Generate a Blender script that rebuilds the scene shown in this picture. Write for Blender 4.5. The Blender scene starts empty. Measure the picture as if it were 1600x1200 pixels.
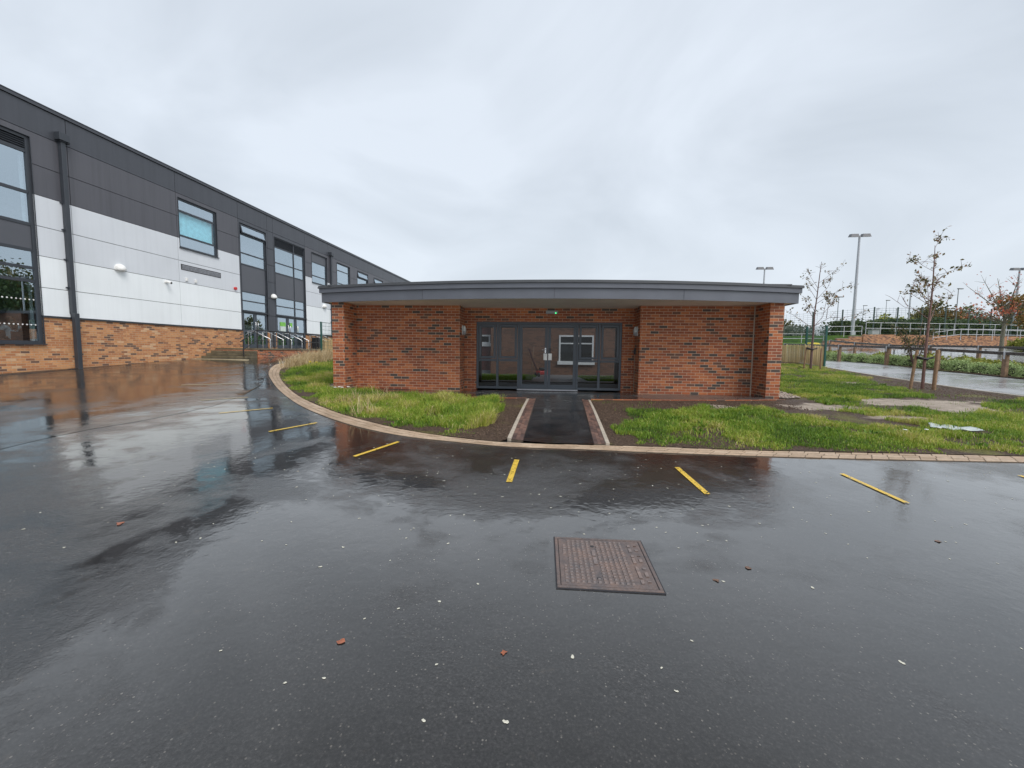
import bpy, bmesh, math, random
import numpy as np
from mathutils import Vector, Matrix
from mathutils.geometry import delaunay_2d_cdt
random.seed(7); rng = np.random.default_rng(7)
S = bpy.context.scene
COL = S.collection

# ---------------------------------------------------------------- camera
EYE, PITCH, ROLL, FPX = 1.1306, 0.07851, 0.0113, 649.43
cam = bpy.data.cameras.new('camera'); cam_ob = bpy.data.objects.new('camera', cam); COL.objects.link(cam_ob)
fw = Vector((0, math.cos(PITCH), -math.sin(PITCH))); u0 = Vector((0, math.sin(PITCH), math.cos(PITCH))); r0 = Vector((1, 0, 0))
rt = math.cos(ROLL)*r0 + math.sin(ROLL)*u0; up = -math.sin(ROLL)*r0 + math.cos(ROLL)*u0
M = Matrix((rt, up, -fw)).transposed().to_4x4(); M.translation = (0, 0, EYE)
cam_ob.matrix_world = M
cam.sensor_width = 36; cam.lens = FPX/1600*36; cam.clip_start = 0.05; cam.clip_end = 3000
S.camera = cam_ob

# ---------------------------------------------------------------- sky, sun, exposure
SUN_EL, SUN_AZ = math.radians(48), math.radians(140)      # azimuth clockwise from +Y
w = bpy.data.worlds.new('World'); S.world = w; w.use_nodes = True
nt = w.node_tree; nt.nodes.clear(); N = nt.nodes.new; LK = nt.links.new
out = N('ShaderNodeOutputWorld'); mix = N('ShaderNodeMixShader'); mix.inputs[0].default_value = 0.9
b1 = N('ShaderNodeBackground'); b1.inputs[1].default_value = 0.08
sky = N('ShaderNodeTexSky'); sky.sky_type = 'NISHITA'; sky.sun_disc = False
sky.sun_elevation = SUN_EL; sky.sun_rotation = SUN_AZ; sky.air_density = 1.5; sky.dust_density = 3
LK(sky.outputs[0], b1.inputs[0])
tc = N('ShaderNodeTexCoord'); sep = N('ShaderNodeSeparateXYZ'); LK(tc.outputs['Generated'], sep.inputs[0])
zz = N('ShaderNodeMath'); zz.operation = 'ADD'; zz.inputs[1].default_value = 0.35; LK(sep.outputs[2], zz.inputs[0])
zm = N('ShaderNodeMath'); zm.operation = 'MAXIMUM'; zm.inputs[1].default_value = 0.1; LK(zz.outputs[0], zm.inputs[0])
dv = N('ShaderNodeVectorMath'); dv.operation = 'DIVIDE'; cb = N('ShaderNodeCombineXYZ')
for i in range(3): LK(zm.outputs[0], cb.inputs[i])
LK(tc.outputs['Generated'], dv.inputs[0]); LK(cb.outputs[0], dv.inputs[1])
n1 = N('ShaderNodeTexNoise'); n1.inputs['Scale'].default_value = 1.5; n1.inputs['Detail'].default_value = 5; n1.inputs['Roughness'].default_value = 0.5; n1.inputs['Distortion'].default_value = 0.7
LK(dv.outputs[0], n1.inputs['Vector'])
rp = N('ShaderNodeValToRGB'); rp.color_ramp.elements[0].position = 0.30; rp.color_ramp.elements[0].color = (0.385, 0.425, 0.475, 1)
rp.color_ramp.elements[1].position = 0.66; rp.color_ramp.elements[1].color = (0.535, 0.58, 0.64, 1)
LK(n1.outputs[0], rp.inputs[0])
hz = N('ShaderNodeMapRange'); hz.inputs[1].default_value = 0.0; hz.inputs[2].default_value = 0.42; hz.inputs[3].default_value = 0.75; hz.inputs[4].default_value = 0
LK(sep.outputs[2], hz.inputs[0])
mx = N('ShaderNodeMix'); mx.data_type = 'RGBA'; mx.inputs[7].default_value = (0.53, 0.58, 0.64, 1)
LK(hz.outputs[0], mx.inputs[0]); LK(rp.outputs[0], mx.inputs[6])
b2 = N('ShaderNodeBackground'); b2.inputs[1].default_value = 1.0; LK(mx.outputs[2], b2.inputs[0])
LK(b1.outputs[0], mix.inputs[1]); LK(b2.outputs[0], mix.inputs[2]); LK(mix.outputs[0], out.inputs[0])

sl = bpy.data.lights.new('sun', 'SUN'); sl.energy = 1.5; sl.angle = math.radians(35); sl.color = (1.0, 0.965, 0.92)
so = bpy.data.objects.new('sun', sl); COL.objects.link(so)
sd = Vector((math.sin(SUN_AZ)*math.cos(SUN_EL), math.cos(SUN_AZ)*math.cos(SUN_EL), math.sin(SUN_EL)))
so.rotation_euler = sd.to_track_quat('Z', 'Y').to_euler(); so.location = sd*60
S.view_settings.view_transform = 'Standard'; S.view_settings.look = 'None'
S.view_settings.exposure = 0.64; S.view_settings.gamma = 1.0; S.view_settings.use_curve_mapping = False
S.cycles.max_bounces = 8; S.cycles.transparent_max_bounces = 24; S.cycles.glossy_bounces = 4

# ---------------------------------------------------------------- helpers
def tag(o, label=None, cat=None, group=None, kind=None):
    if label: o['label'] = label
    if cat: o['category'] = cat
    if group: o['group'] = group
    if kind: o['kind'] = kind
    return o

def empty(name, loc=(0, 0, 0), rz=0.0, label=None, cat=None, group=None):
    o = bpy.data.objects.new(name, None); COL.objects.link(o); o.location = loc; o.rotation_euler = (0, 0, rz)
    o.empty_display_size = 0.2
    return tag(o, label, cat, group)

class MB:
    """collects shapes for one mesh"""
    def __init__(s): s.v = []; s.f = []; s.m = []; s.sm = []
    def add(s, vs, fs, mi=0, smooth=False):
        o = len(s.v); s.v += [tuple(map(float, p)) for p in vs]
        for f in fs: s.f.append(tuple(i+o for i in f)); s.m.append(mi); s.sm.append(smooth)
    def box(s, x0, x1, y0, y1, z0, z1, mi=0):
        s.add([(x0,y0,z0),(x1,y0,z0),(x1,y1,z0),(x0,y1,z0),(x0,y0,z1),(x1,y0,z1),(x1,y1,z1),(x0,y1,z1)],
              [(0,3,2,1),(4,5,6,7),(0,1,5,4),(1,2,6,5),(2,3,7,6),(3,0,4,7)], mi); return s
    def quad(s, a, b, c, d, mi=0): s.add([a,b,c,d], [(0,1,2,3)], mi); return s
    def prism(s, poly, z0, z1, mi=0):
        n = len(poly); vs = [(p[0],p[1],z0) for p in poly]+[(p[0],p[1],z1) for p in poly]
        fs = [tuple(range(n-1,-1,-1)), tuple(range(n,2*n))]+[(i,(i+1)%n,n+(i+1)%n,n+i) for i in range(n)]
        s.add(vs, fs, mi); return s
    def tube(s, pts, rad, n=8, mi=0, caps=True, smooth=True):
        pts = [Vector(p) for p in pts]; k = len(pts)
        if not hasattr(rad, '__len__'): rad = [rad]*k
        vs = []; ref = None
        for i, p in enumerate(pts):
            t = (pts[min(i+1,k-1)]-pts[max(i-1,0)]).normalized()
            if ref is None: ref = Vector((1,0,0)) if abs(t.x) < 0.8 else Vector((0,1,0))
            a = t.cross(ref)
            if a.length < 1e-4: a = t.orthogonal()
            a.normalize(); b = t.cross(a); ref = b.cross(t) if False else ref
            for j in range(n):
                an = 2*math.pi*j/n; vs.append(p+rad[i]*(math.cos(an)*a+math.sin(an)*b))
        fs = [(i*n+j, i*n+(j+1)%n, (i+1)*n+(j+1)%n, (i+1)*n+j) for i in range(k-1) for j in range(n)]
        s.add(vs, fs, mi, smooth)
        if caps: s.add(vs[:n], [tuple(range(n-1,-1,-1))], mi); s.add(vs[-n:], [tuple(range(n))], mi)
        return s
    def bar(s, a, b, wd, hg, mi=0):
        a = Vector(a); b = Vector(b); t = (b-a).normalized(); sd_ = t.cross(Vector((0,0,1)))
        if sd_.length < 1e-3: sd_ = Vector((1,0,0))
        sd_.normalize(); up_ = sd_.cross(t).normalized()
        vs = [q+sd_*x*wd/2+up_*y*hg/2 for q in (a,b) for x,y in ((-1,-1),(1,-1),(1,1),(-1,1))]
        s.add(vs, [(3,2,1,0),(4,5,6,7),(0,1,5,4),(1,2,6,5),(2,3,7,6),(3,0,4,7)], mi); return s
    def sphere(s, c, r, sq=(1,1,1), nu=14, nv=8, mi=0, z0=-1.0):
        vs = []; c = Vector(c)
        for i in range(nv+1):
            ph = -math.pi/2+math.pi*i/nv
            for j in range(nu):
                th = 2*math.pi*j/nu; vs.append((c.x+r*sq[0]*math.cos(ph)*math.cos(th), c.y+r*sq[1]*math.cos(ph)*math.sin(th), c.z+r*sq[2]*max(z0,math.sin(ph))))
        s.add(vs, [(i*nu+j, i*nu+(j+1)%nu, (i+1)*nu+(j+1)%nu, (i+1)*nu+j) for i in range(nv) for j in range(nu)], mi, True); return s
    def build(s, name, mats, parent=None, bevel=0, loc=None):
        me = bpy.data.meshes.new(name); me.from_pydata(s.v, [], s.f)
        if not isinstance(mats, (list, tuple)): mats = [mats]
        for m in mats: me.materials.append(m)
        me.polygons.foreach_set('material_index', s.m); me.polygons.foreach_set('use_smooth', s.sm)
        uv = me.uv_layers.new(name='UVMap'); d = np.empty(len(me.loops)*2)
        V = np.array(s.v); k = 0
        for p in me.polygons:
            n = p.normal; ax = max(range(3), key=lambda i: abs(n[i]))
            a, b = ((1,2),(0,2),(0,1))[ax]
            for vi in p.vertices: d[k] = V[vi][a]; d[k+1] = V[vi][b]; k += 2
        uv.data.foreach_set('uv', d); me.update()
        o = bpy.data.objects.new(name, me); COL.objects.link(o)
        if parent: o.parent = parent
        if loc is not None: o.location = loc
        if bevel:
            bm = o.modifiers.new('bevel', 'BEVEL'); bm.width = bevel; bm.segments = 2; bm.limit_method = 'ANGLE'; bm.angle_limit = math.radians(50)
        return o

# ---- materials
def newmat(name):
    m = bpy.data.materials.new(name); m.use_nodes = True; t = m.node_tree; t.nodes.clear()
    o = t.nodes.new('ShaderNodeOutputMaterial'); return m, t, o
def node(t, typ, **kw):
    n = t.nodes.new(typ)
    for k, v in kw.items():
        if k.startswith('i_'): n.inputs[k[2:].replace('_', ' ')].default_value = v
        else: setattr(n, k, v)
    return n
def rgba(c): return (c[0], c[1], c[2], 1)
def ramp(t, src, stops, interp='LINEAR'):
    r = t.nodes.new('ShaderNodeValToRGB'); r.color_ramp.interpolation = interp; e = r.color_ramp.elements
    while len(e) > 1: e.remove(e[-1])
    e[0].position = stops[0][0]; e[0].color = rgba(stops[0][1])
    for p, c in stops[1:]:
        q = e.new(p); q.color = rgba(c)
    t.links.new(src, r.inputs[0]); return r.outputs[0]
def noise(t, scale, detail=4, rough=0.55, vec=None, dist=0):
    n = t.nodes.new('ShaderNodeTexNoise'); n.inputs['Scale'].default_value = scale; n.inputs['Detail'].default_value = detail
    n.inputs['Roughness'].default_value = rough; n.inputs['Distortion'].default_value = dist
    if vec is None:
        tc = t.nodes.new('ShaderNodeTexCoord'); vec = tc.outputs['Object']
    t.links.new(vec, n.inputs['Vector']); return n.outputs[0]
def bump(t, h, strength, dist, prev=None):
    b = t.nodes.new('ShaderNodeBump'); b.inputs['Strength'].default_value = strength; b.inputs['Distance'].default_value = dist
    t.links.new(h, b.inputs['Height'])
    if prev: t.links.new(prev, b.inputs['Normal'])
    return b.outputs[0]
def mixc(t, f, a, b, mode='MIX'):
    m = t.nodes.new('ShaderNodeMix'); m.data_type = 'RGBA'; m.blend_type = mode
    for s, i in ((f,0),(a,6),(b,7)):
        if isinstance(s, (int, float)): m.inputs[i].default_value = s
        elif isinstance(s, tuple): m.inputs[i].default_value = rgba(s)
        else: t.links.new(s, m.inputs[i])
    return m.outputs[2]
def plain(name, c, rough=0.5, metal=0.0, var=0.15, scale=6.0, bmp=0.0, bscale=60, ior=1.5, spec=0.5):
    m, t, o = newmat(name); p = t.nodes.new('ShaderNodeBsdfPrincipled'); t.links.new(p.outputs[0], o.inputs[0])
    p.inputs['Metallic'].default_value = metal; p.inputs['IOR'].default_value = ior; p.inputs['Specular IOR Level'].default_value = spec
    f = noise(t, scale, 5)
    lo = tuple(x*(1-var) for x in c); hi = tuple(min(1, x*(1+var)) for x in c)
    t.links.new(ramp(t, f, [(0.3, lo), (0.7, hi)]), p.inputs['Base Color'])
    r = t.nodes.new('ShaderNodeMapRange'); r.inputs[3].default_value = max(0, rough-0.08); r.inputs[4].default_value = min(1, rough+0.08)
    t.links.new(f, r.inputs[0]); t.links.new(r.outputs[0], p.inputs['Roughness'])
    if bmp: t.links.new(bump(t, noise(t, bscale, 3), bmp, 0.01), p.inputs['Normal'])
    return m
def brick(name, stops, mortar, wet=0.0):
    m, t, o = newmat(name); p = t.nodes.new('ShaderNodeBsdfPrincipled'); t.links.new(p.outputs[0], o.inputs[0])
    uv = t.nodes.new('ShaderNodeUVMap'); uv.uv_map = 'UVMap'
    b = t.nodes.new('ShaderNodeTexBrick'); b.offset = 0.5
    for k, v in (('Scale',1.0),('Mortar Size',0.006),('Mortar Smooth',0.15),('Bias',0.0),('Brick Width',0.225),('Row Height',0.075)): b.inputs[k].default_value = v
    b.inputs['Color1'].default_value = (0,0,0,1); b.inputs['Color2'].default_value = (1,1,1,1); b.inputs['Mortar'].default_value = (0.5,0.5,0.5,1)
    t.links.new(uv.outputs[0], b.inputs['Vector'])
    col = ramp(t, b.outputs['Color'], stops, 'CONSTANT')
    f = noise(t, 14, 5, 0.65, uv.outputs[0]); col = mixc(t, 0.55, col, ramp(t, f, [(0.3,(0.6,0.6,0.6)),(0.7,(1.25,1.22,1.2))]), 'MULTIPLY')
    g = noise(t, 0.7, 4, 0.6, uv.outputs[0]); col = mixc(t, 0.5, col, ramp(t, g, [(0.3,(0.78,0.76,0.76)),(0.7,(1.12,1.12,1.12))]), 'MULTIPLY')
    mo = mixc(t, noise(t, 9, 3, 0.6, uv.outputs[0]), tuple(x*0.75 for x in mortar), mortar)
    col = mixc(t, b.outputs['Fac'], col, mo)
    t.links.new(col, p.inputs['Base Color']); p.inputs['Roughness'].default_value = 0.75
    inv = t.nodes.new('ShaderNodeMath'); inv.operation = 'SUBTRACT'; inv.inputs[0].default_value = 1; t.links.new(b.outputs['Fac'], inv.inputs[1])
    nb = bump(t, inv.outputs[0], 0.5, 0.008); t.links.new(bump(t, f, 0.25, 0.006, nb), p.inputs['Normal'])
    return m
def glass(name, tint, ior, gcol=(1,1,1), rough=0.0, base=0.0):
    m, t, o = newmat(name)
    fr = t.nodes.new('ShaderNodeFresnel'); fr.inputs[0].default_value = ior
    tr = t.nodes.new('ShaderNodeBsdfTransparent'); tr.inputs[0].default_value = rgba(tint)
    gl = t.nodes.new('ShaderNodeBsdfGlossy'); gl.inputs[0].default_value = rgba(gcol); gl.inputs['Roughness'].default_value = rough
    mr = t.nodes.new('ShaderNodeMapRange'); mr.inputs[3].default_value = base; mr.inputs[4].default_value = 1.0; t.links.new(fr.outputs[0], mr.inputs[0])
    mx = t.nodes.new('ShaderNodeMixShader'); geo = t.nodes.new('ShaderNodeNewGeometry'); fr_ = t.nodes.new('ShaderNodeMath'); fr_.operation = 'SUBTRACT'; fr_.inputs[0].default_value = 1; t.links.new(geo.outputs['Backfacing'], fr_.inputs[1])
    mu = t.nodes.new('ShaderNodeMath'); mu.operation = 'MULTIPLY'; t.links.new(mr.outputs[0], mu.inputs[0]); t.links.new(fr_.outputs[0], mu.inputs[1])
    t.links.new(mu.outputs[0], mx.inputs[0]); t.links.new(tr.outputs[0], mx.inputs[1]); t.links.new(gl.outputs[0], mx.inputs[2])
    t.links.new(mx.outputs[0], o.inputs[0]); return m
def emit(name, c, s):
    m, t, o = newmat(name); e = t.nodes.new('ShaderNodeEmission'); e.inputs[0].default_value = rgba(c); e.inputs[1].default_value = s
    t.links.new(e.outputs[0], o.inputs[0]); return m
def leafmat(name, stops, attr='tint', trans=0.35):
    m, t, o = newmat(name); a = t.nodes.new('ShaderNodeAttribute'); a.attribute_name = attr
    c = ramp(t, a.outputs['Fac'], stops)
    d = t.nodes.new('ShaderNodeBsdfPrincipled'); d.inputs['Roughness'].default_value = 0.5; d.inputs['Specular IOR Level'].default_value = 0.3; t.links.new(c, d.inputs['Base Color'])
    tr = t.nodes.new('ShaderNodeBsdfTranslucent'); t.links.new(c, tr.inputs[0])
    mx = t.nodes.new('ShaderNodeMixShader'); mx.inputs[0].default_value = trans; t.links.new(d.outputs[0], mx.inputs[1]); t.links.new(tr.outputs[0], mx.inputs[2])
    t.links.new(mx.outputs[0], o.inputs[0]); return m

MAT = {}
MAT['brick_red'] = brick('red_brick', [(0,(0.075,0.058,0.050)),(0.085,(0.15,0.072,0.048)),(0.15,(0.28,0.080,0.036)),(0.34,(0.38,0.110,0.041)),(0.58,(0.45,0.150,0.056)),(0.78,(0.31,0.092,0.040)),(0.93,(0.25,0.072,0.034))], (0.52,0.38,0.27))
MAT['brick_buff'] = brick('buff_brick', [(0,(0.15,0.085,0.06)),(0.10,(0.28,0.12,0.06)),(0.16,(0.43,0.185,0.08)),(0.38,(0.52,0.245,0.105)),(0.62,(0.57,0.285,0.125)),(0.84,(0.45,0.19,0.08)),(0.95,(0.60,0.38,0.22))], (0.52,0.37,0.24))
MAT['brick_terrace'] = brick('terrace_brick', [(0,(0.13,0.07,0.045)),(0.2,(0.40,0.19,0.09)),(0.5,(0.52,0.26,0.12)),(0.78,(0.27,0.13,0.075))], (0.32,0.24,0.17))
MAT['brick_brown'] = brick('brown_house_brick', [(0,(0.13,0.065,0.04)),(0.3,(0.18,0.085,0.048)),(0.6,(0.21,0.10,0.058))], (0.16,0.105,0.075))
MAT['brick_maroon'] = brick('maroon_house_brick', [(0,(0.13,0.04,0.035)),(0.5,(0.18,0.05,0.045))], (0.15,0.08,0.07))
def clad(name, c, rough, var=0.10):
    m = plain(name, c, rough, 0.0, 0.04, 0.5); t = m.node_tree; p = next(n for n in t.nodes if n.type == 'BSDF_PRINCIPLED'); src = p.inputs['Base Color'].links[0].from_socket
    tc = t.nodes.new('ShaderNodeTexCoord'); mp = t.nodes.new('ShaderNodeMapping'); mp.inputs['Scale'].default_value = (7, 7, 0.22); t.links.new(tc.outputs['Object'], mp.inputs[0])
    f = noise(t, 1.0, 6, 0.7, mp.outputs[0]); col = mixc(t, 1.0, src, ramp(t, f, [(0.32,(1-var*1.6,)*3),(0.55,(1.0,)*3),(0.75,(1+var*.5,)*3)]), 'MULTIPLY'); t.links.new(col, p.inputs['Base Color'])
    t.links.new(bump(t, noise(t, 0.8, 2, 0.5, tc.outputs['Object']), 0.12, 0.02), p.inputs['Normal']); return m
MAT['dark_clad'] = clad('dark_cladding_paint', (0.060,0.065,0.078), 0.40)
MAT['mid_clad'] = clad('graphite_cladding_paint', (0.088,0.089,0.103), 0.40)
MAT['silver_clad'] = clad('silver_cladding_paint', (0.64,0.67,0.71), 0.42, .025)
MAT['white_clad'] = clad('white_cladding_paint', (0.82,0.86,0.88), 0.42, .025)
MAT['frame'] = plain('anthracite_frame_paint', (0.040,0.046,0.056), 0.4, 0.0, 0.08, 3)
MAT['frame_blue'] = plain('slate_door_frame_paint', (0.058,0.072,0.090), 0.38, 0.0, 0.08, 3)
MAT['fascia'] = plain('slate_grey_fascia_sheet', (0.110,0.119,0.143), 0.42, 0.0, 0.10, 1.5, 0.05, 3)
MAT['fascia_top'] = plain('dark_roof_trim', (0.075,0.08,0.088), 0.5, 0.0, 0.12, 2.5)
MAT['soffit'] = plain('cream_soffit_board', (0.86,0.81,0.74), 0.7, 0.0, 0.06, 1.2)
MAT['gap'] = plain('shadow_gap_liner', (0.03,0.03,0.035), 0.8)
MAT['inner'] = plain('interior_paint', (0.45,0.46,0.47), 0.8)
MAT['inner_dark'] = plain('interior_dark_paint', (0.12,0.12,0.12), 0.8)
MAT['carpet'] = plain('interior_carpet', (0.10,0.10,0.11), 0.95)
MAT['infill'] = plain('spandrel_panel_paint', (0.088,0.093,0.108), 0.4, 0, 0.05, 0.8)
MAT['glass'] = glass('facade_glass', (0.80,0.90,0.94), 1.6, (0.80,0.92,1.0), base=0.54)
MAT['glass_entry'] = glass('entrance_glass', (0.66,0.68,0.69), 1.38)
MAT['glass_clear'] = glass('clear_window_glass', (0.88,0.95,0.97), 1.5, (0.85,0.94,1.0), base=0.12)
MAT['blind'] = plain('pale_blue_blind_fabric', (0.46,0.80,0.88), 0.8)
MAT['white_plastic'] = plain('white_plastic', (0.78,0.78,0.76), 0.4)
MAT['grey_plastic'] = plain('grey_plastic', (0.30,0.31,0.32), 0.4)
MAT['lens'] = plain('milky_lamp_lens', (0.62,0.66,0.66), 0.2)
MAT['black'] = plain('black_paint', (0.018,0.018,0.02), 0.4)
MAT['steel'] = plain('brushed_stainless_steel', (0.62,0.62,0.62), 0.28, 1.0)
MAT['galv'] = plain('galvanised_steel', (0.40,0.41,0.44), 0.5, 0.5, 0.15, 8)
MAT['galv_pale'] = plain('weathered_galvanised_rail', (0.50,0.51,0.53), 0.5, 0.2, 0.12, 8)
MAT['lamp_dark'] = plain('lamp_head_underside', (0.16,0.16,0.17), 0.5)
MAT['green_steel'] = plain('green_fence_paint', (0.008,0.075,0.060), 0.4, 0, 0.1, 5)
MAT['green_dark'] = plain('dark_green_fence_paint', (0.035,0.06,0.055), 0.5)
MAT['red'] = plain('red_plastic', (0.55,0.03,0.03), 0.35)
MAT['yellow_plastic'] = plain('yellow_plastic', (0.80,0.62,0.02), 0.4)
MAT['green_paper'] = plain('green_poster_paper', (0.22,0.55,0.10), 0.7, 0, 0.2, 12)
MAT['white_paper'] = plain('white_poster_paper', (0.62,0.70,0.66), 0.7, 0, 0.08, 12)
MAT['led'] = emit('green_led', (0.05,1.0,0.25), 3)
MAT['room_lamp'] = emit('lit_ceiling_lamp', (1.0,0.86,0.62), 4)
MAT['concrete_strip'] = plain('pale_concrete_edging', (0.42,0.36,0.29), 0.6, 0, 0.18, 9, 0.2, 80)
MAT['step'] = plain('mossy_concrete_step', (0.13,0.11,0.07), 0.6, 0, 0.45, 4, 0.25, 40)
MAT['step_edge'] = plain('pale_step_nosing', (0.42,0.36,0.24), 0.6, 0, 0.2, 6)
MAT['timber'] = plain('weathered_timber', (0.20,0.125,0.075), 0.7, 0, 0.35, 12, 0.3, 60)
MAT['stake'] = plain('tree_stake_timber', (0.26,0.16,0.09), 0.75, 0, 0.3, 14, 0.3, 60)
MAT['wet_timber'] = plain('wet_dark_timber_rail', (0.060,0.050,0.047), 0.28, 0, 0.3, 7)
MAT['bark'] = plain('brown_bark', (0.14,0.085,0.075), 0.75, 0, 0.3, 20, 0.4, 50)
MAT['bark_red'] = plain('reddish_young_bark', (0.165,0.085,0.068), 0.6, 0, 0.35, 18, 0.3, 50)
MAT['bark_grey'] = plain('grey_green_bark', (0.16,0.15,0.105), 0.8, 0, 0.35, 9, 0.4, 30)
MAT['tie'] = plain('black_rubber_tie', (0.015,0.015,0.018), 0.5)
MAT['pebble'] = plain('mixed_pebble', (0.38,0.32,0.27), 0.5, 0, 0.55, 25)
MAT['skin'] = plain('skin', (0.45,0.25,0.17), 0.55, 0, 0.05)
MAT['hair'] = plain('brown_hair', (0.09,0.06,0.03), 0.5, 0, 0.3, 30)
MAT['shirt'] = plain('white_shirt_cotton', (0.80,0.82,0.84), 0.85)
MAT['trousers'] = plain('dark_trousers', (0.02,0.02,0.025), 0.8)
MAT['pvc'] = plain('white_window_pvc', (0.78,0.80,0.82), 0.3, 0, 0.03)
MAT['dark_glass'] = plain('dark_window_glass', (0.02,0.022,0.022), 0.08)
MAT['rubble'] = plain('reddish_gravel', (0.26,0.14,0.10), 0.9, 0, 0.3, 30)

# ---- ground height: smooth thin-plate surface through surveyed spots
CP = np.array([(0,0,-.4),(-6,0,-.33),(8,0,-.45),(0,-8,-.6),(0,4,-.27),(-5,10.5,0),(-3,10.7,0),(1,10.5,0),(6.8,9.8,0),(4,10.2,0),(-17,8,.2),(-8,15,.25),(14,13.4,.06),(13,10.5,0),(12,6,-.2),(19.5,16,.3),(19.5,25,.73),(15.6,20.6,.5),(26,22,.7),(26,29,.9),(36,38,2.0),(50,42,2.2),(35,15,.4),(9,16,.05),(9,22,.3),(-25,40,1.2),(0,45,1.2),(0,28,.5),(30,0,-.2),(-30,0,.2),(0,-30,-1),(40,80,3),(-40,80,2),(80,40,3),(-60,-20,0),(60,-30,-.3),(-14.87,12,.28),(-14.7,13.8,.36),(-14.4,16.7,.55),(-14.2,18.4,.63),(-12,18.5,.64),(-11.6,22.5,.82),(-11.3,25.5,.86),(-10.5,33,1.0),(1,13.3,-.1),(-2.5,13.8,-.1),(4.5,13.3,-.1),(1,16,-.06),(-3,17,-.05),(5,16,-.06),(-3,20.5,-.03),(5.5,20,-.03)], float)
def _tps():
    P = CP[:, :2]; n = len(P); D = np.linalg.norm(P[:, None]-P[None], axis=2)
    K = np.where(D > 0, D**2*np.log(D+1e-9), 0)+.02*np.eye(n)
    A = np.zeros((n+3, n+3)); A[:n,:n] = K; A[:n,n] = 1; A[:n,n+1:] = P; A[n,:n] = 1; A[n+1:,:n] = P.T
    return np.linalg.solve(A, np.concatenate([CP[:,2],[0,0,0]]))
TW = _tps()
def gz(x, y):
    x = np.asarray(x, float); y = np.asarray(y, float)
    d = np.sqrt((x[..., None]-CP[:,0])**2+(y[..., None]-CP[:,1])**2)
    z = (np.where(d > 0, d**2*np.log(d+1e-9), 0)@TW[:-3])+TW[-3]+TW[-2]*x+TW[-1]*y
    R_ = np.hypot(x-5, y-15); t = np.clip((R_-50)/70, 0, 1); t = t*t*(3-2*t)
    far = np.where(y > 0, 1.6, -0.4)
    return z*(1-t)+far*t
def G(x, y): return float(gz(x, y))
def inpoly(x, y, poly):
    x = np.asarray(x); y = np.asarray(y); r = np.zeros(x.shape, bool); n = len(poly)
    for i in range(n):
        x1, y1 = poly[i]; x2, y2 = poly[(i+1) % n]
        c = ((y1 > y) != (y2 > y)) & (x < (x2-x1)*(y-y1)/(y2-y1+1e-12)+x1); r ^= c
    return r
def smooth_curve(pts, step=0.12):
    """Catmull-Rom through the points, resampled"""
    P = np.array(pts, float); Q = np.vstack([2*P[0]-P[1], P, 2*P[-1]-P[-2]]); o = []
    for i in range(1, len(Q)-2):
        for t in np.linspace(0, 1, 24, endpoint=False):
            a, b, c, d = Q[i-1], Q[i], Q[i+1], Q[i+2]
            o.append(0.5*((2*b)+(-a+c)*t+(2*a-5*b+4*c-d)*t*t+(-a+3*b-3*c+d)*t**3))
    o.append(P[-1]); o = np.array(o); L = np.concatenate([[0], np.cumsum(np.linalg.norm(np.diff(o, axis=0), axis=1))])
    s = np.arange(0, L[-1], step); return np.stack([np.interp(s, L, o[:,0]), np.interp(s, L, o[:,1])], 1)
def np_mesh(name, V, Fc, mat, parent=None, smooth=False):
    me = bpy.data.meshes.new(name); V = np.asarray(V, np.float32); me.vertices.add(len(V)); me.vertices.foreach_set('co', V.ravel())
    tot = np.concatenate([np.full(len(f), f.shape[1]) for f in Fc]); idx = np.concatenate([f.ravel() for f in Fc]).astype(np.int32)
    me.loops.add(len(idx)); me.loops.foreach_set('vertex_index', idx); me.polygons.add(len(tot))
    st = np.concatenate([[0], np.cumsum(tot)[:-1]]).astype(np.int32); me.polygons.foreach_set('loop_start', st)
    try: me.polygons.foreach_set('loop_total', tot.astype(np.int32))
    except Exception: pass
    if smooth: me.polygons.foreach_set('use_smooth', np.ones(len(tot), bool))
    for m in (mat if isinstance(mat, (list, tuple)) else [mat]): me.materials.append(m)
    me.update(calc_edges=True); me.validate()
    o = bpy.data.objects.new(name, me); COL.objects.link(o)
    if parent: o.parent = parent
    return o
def attr_float(o, name, vals):
    a = o.data.attributes.new(name, 'FLOAT', 'POINT'); a.data.foreach_set('value', np.asarray(vals, np.float32))
def sheet(name, poly, off, mat, step=0.3, holes=()):
    """flat sheet over the terrain, filled inside a polygon"""
    poly = [tuple(p) for p in poly]; n = len(poly); xs = [p[0] for p in poly]; ys = [p[1] for p in poly]
    gx, gy = np.meshgrid(np.arange(min(xs), max(xs), step), np.arange(min(ys), max(ys), step)); gx = gx.ravel(); gy = gy.ravel()
    k = inpoly(gx, gy, poly); pts = [Vector(p) for p in poly]+[Vector(p) for p in zip(gx[k], gy[k])]
    r = delaunay_2d_cdt(pts, [(i, (i+1) % n) for i in range(n)], [list(range(n))], 1, 1e-4)
    V = np.array([(p.x, p.y) for p in r[0]]); z = gz(V[:,0], V[:,1])+off
    b = MB(); b.v = [(float(x), float(y), float(q)) for (x, y), q in zip(V, z)]
    b.f = [tuple(f) for f in r[2]]; b.m = [0]*len(b.f); b.sm = [True]*len(b.f)
    o = b.build(name, mat); 
    me = o.data
    if len(me.polygons) and sum(p.normal.z for p in me.polygons) < 0: me.flip_normals()
    return o

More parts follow.
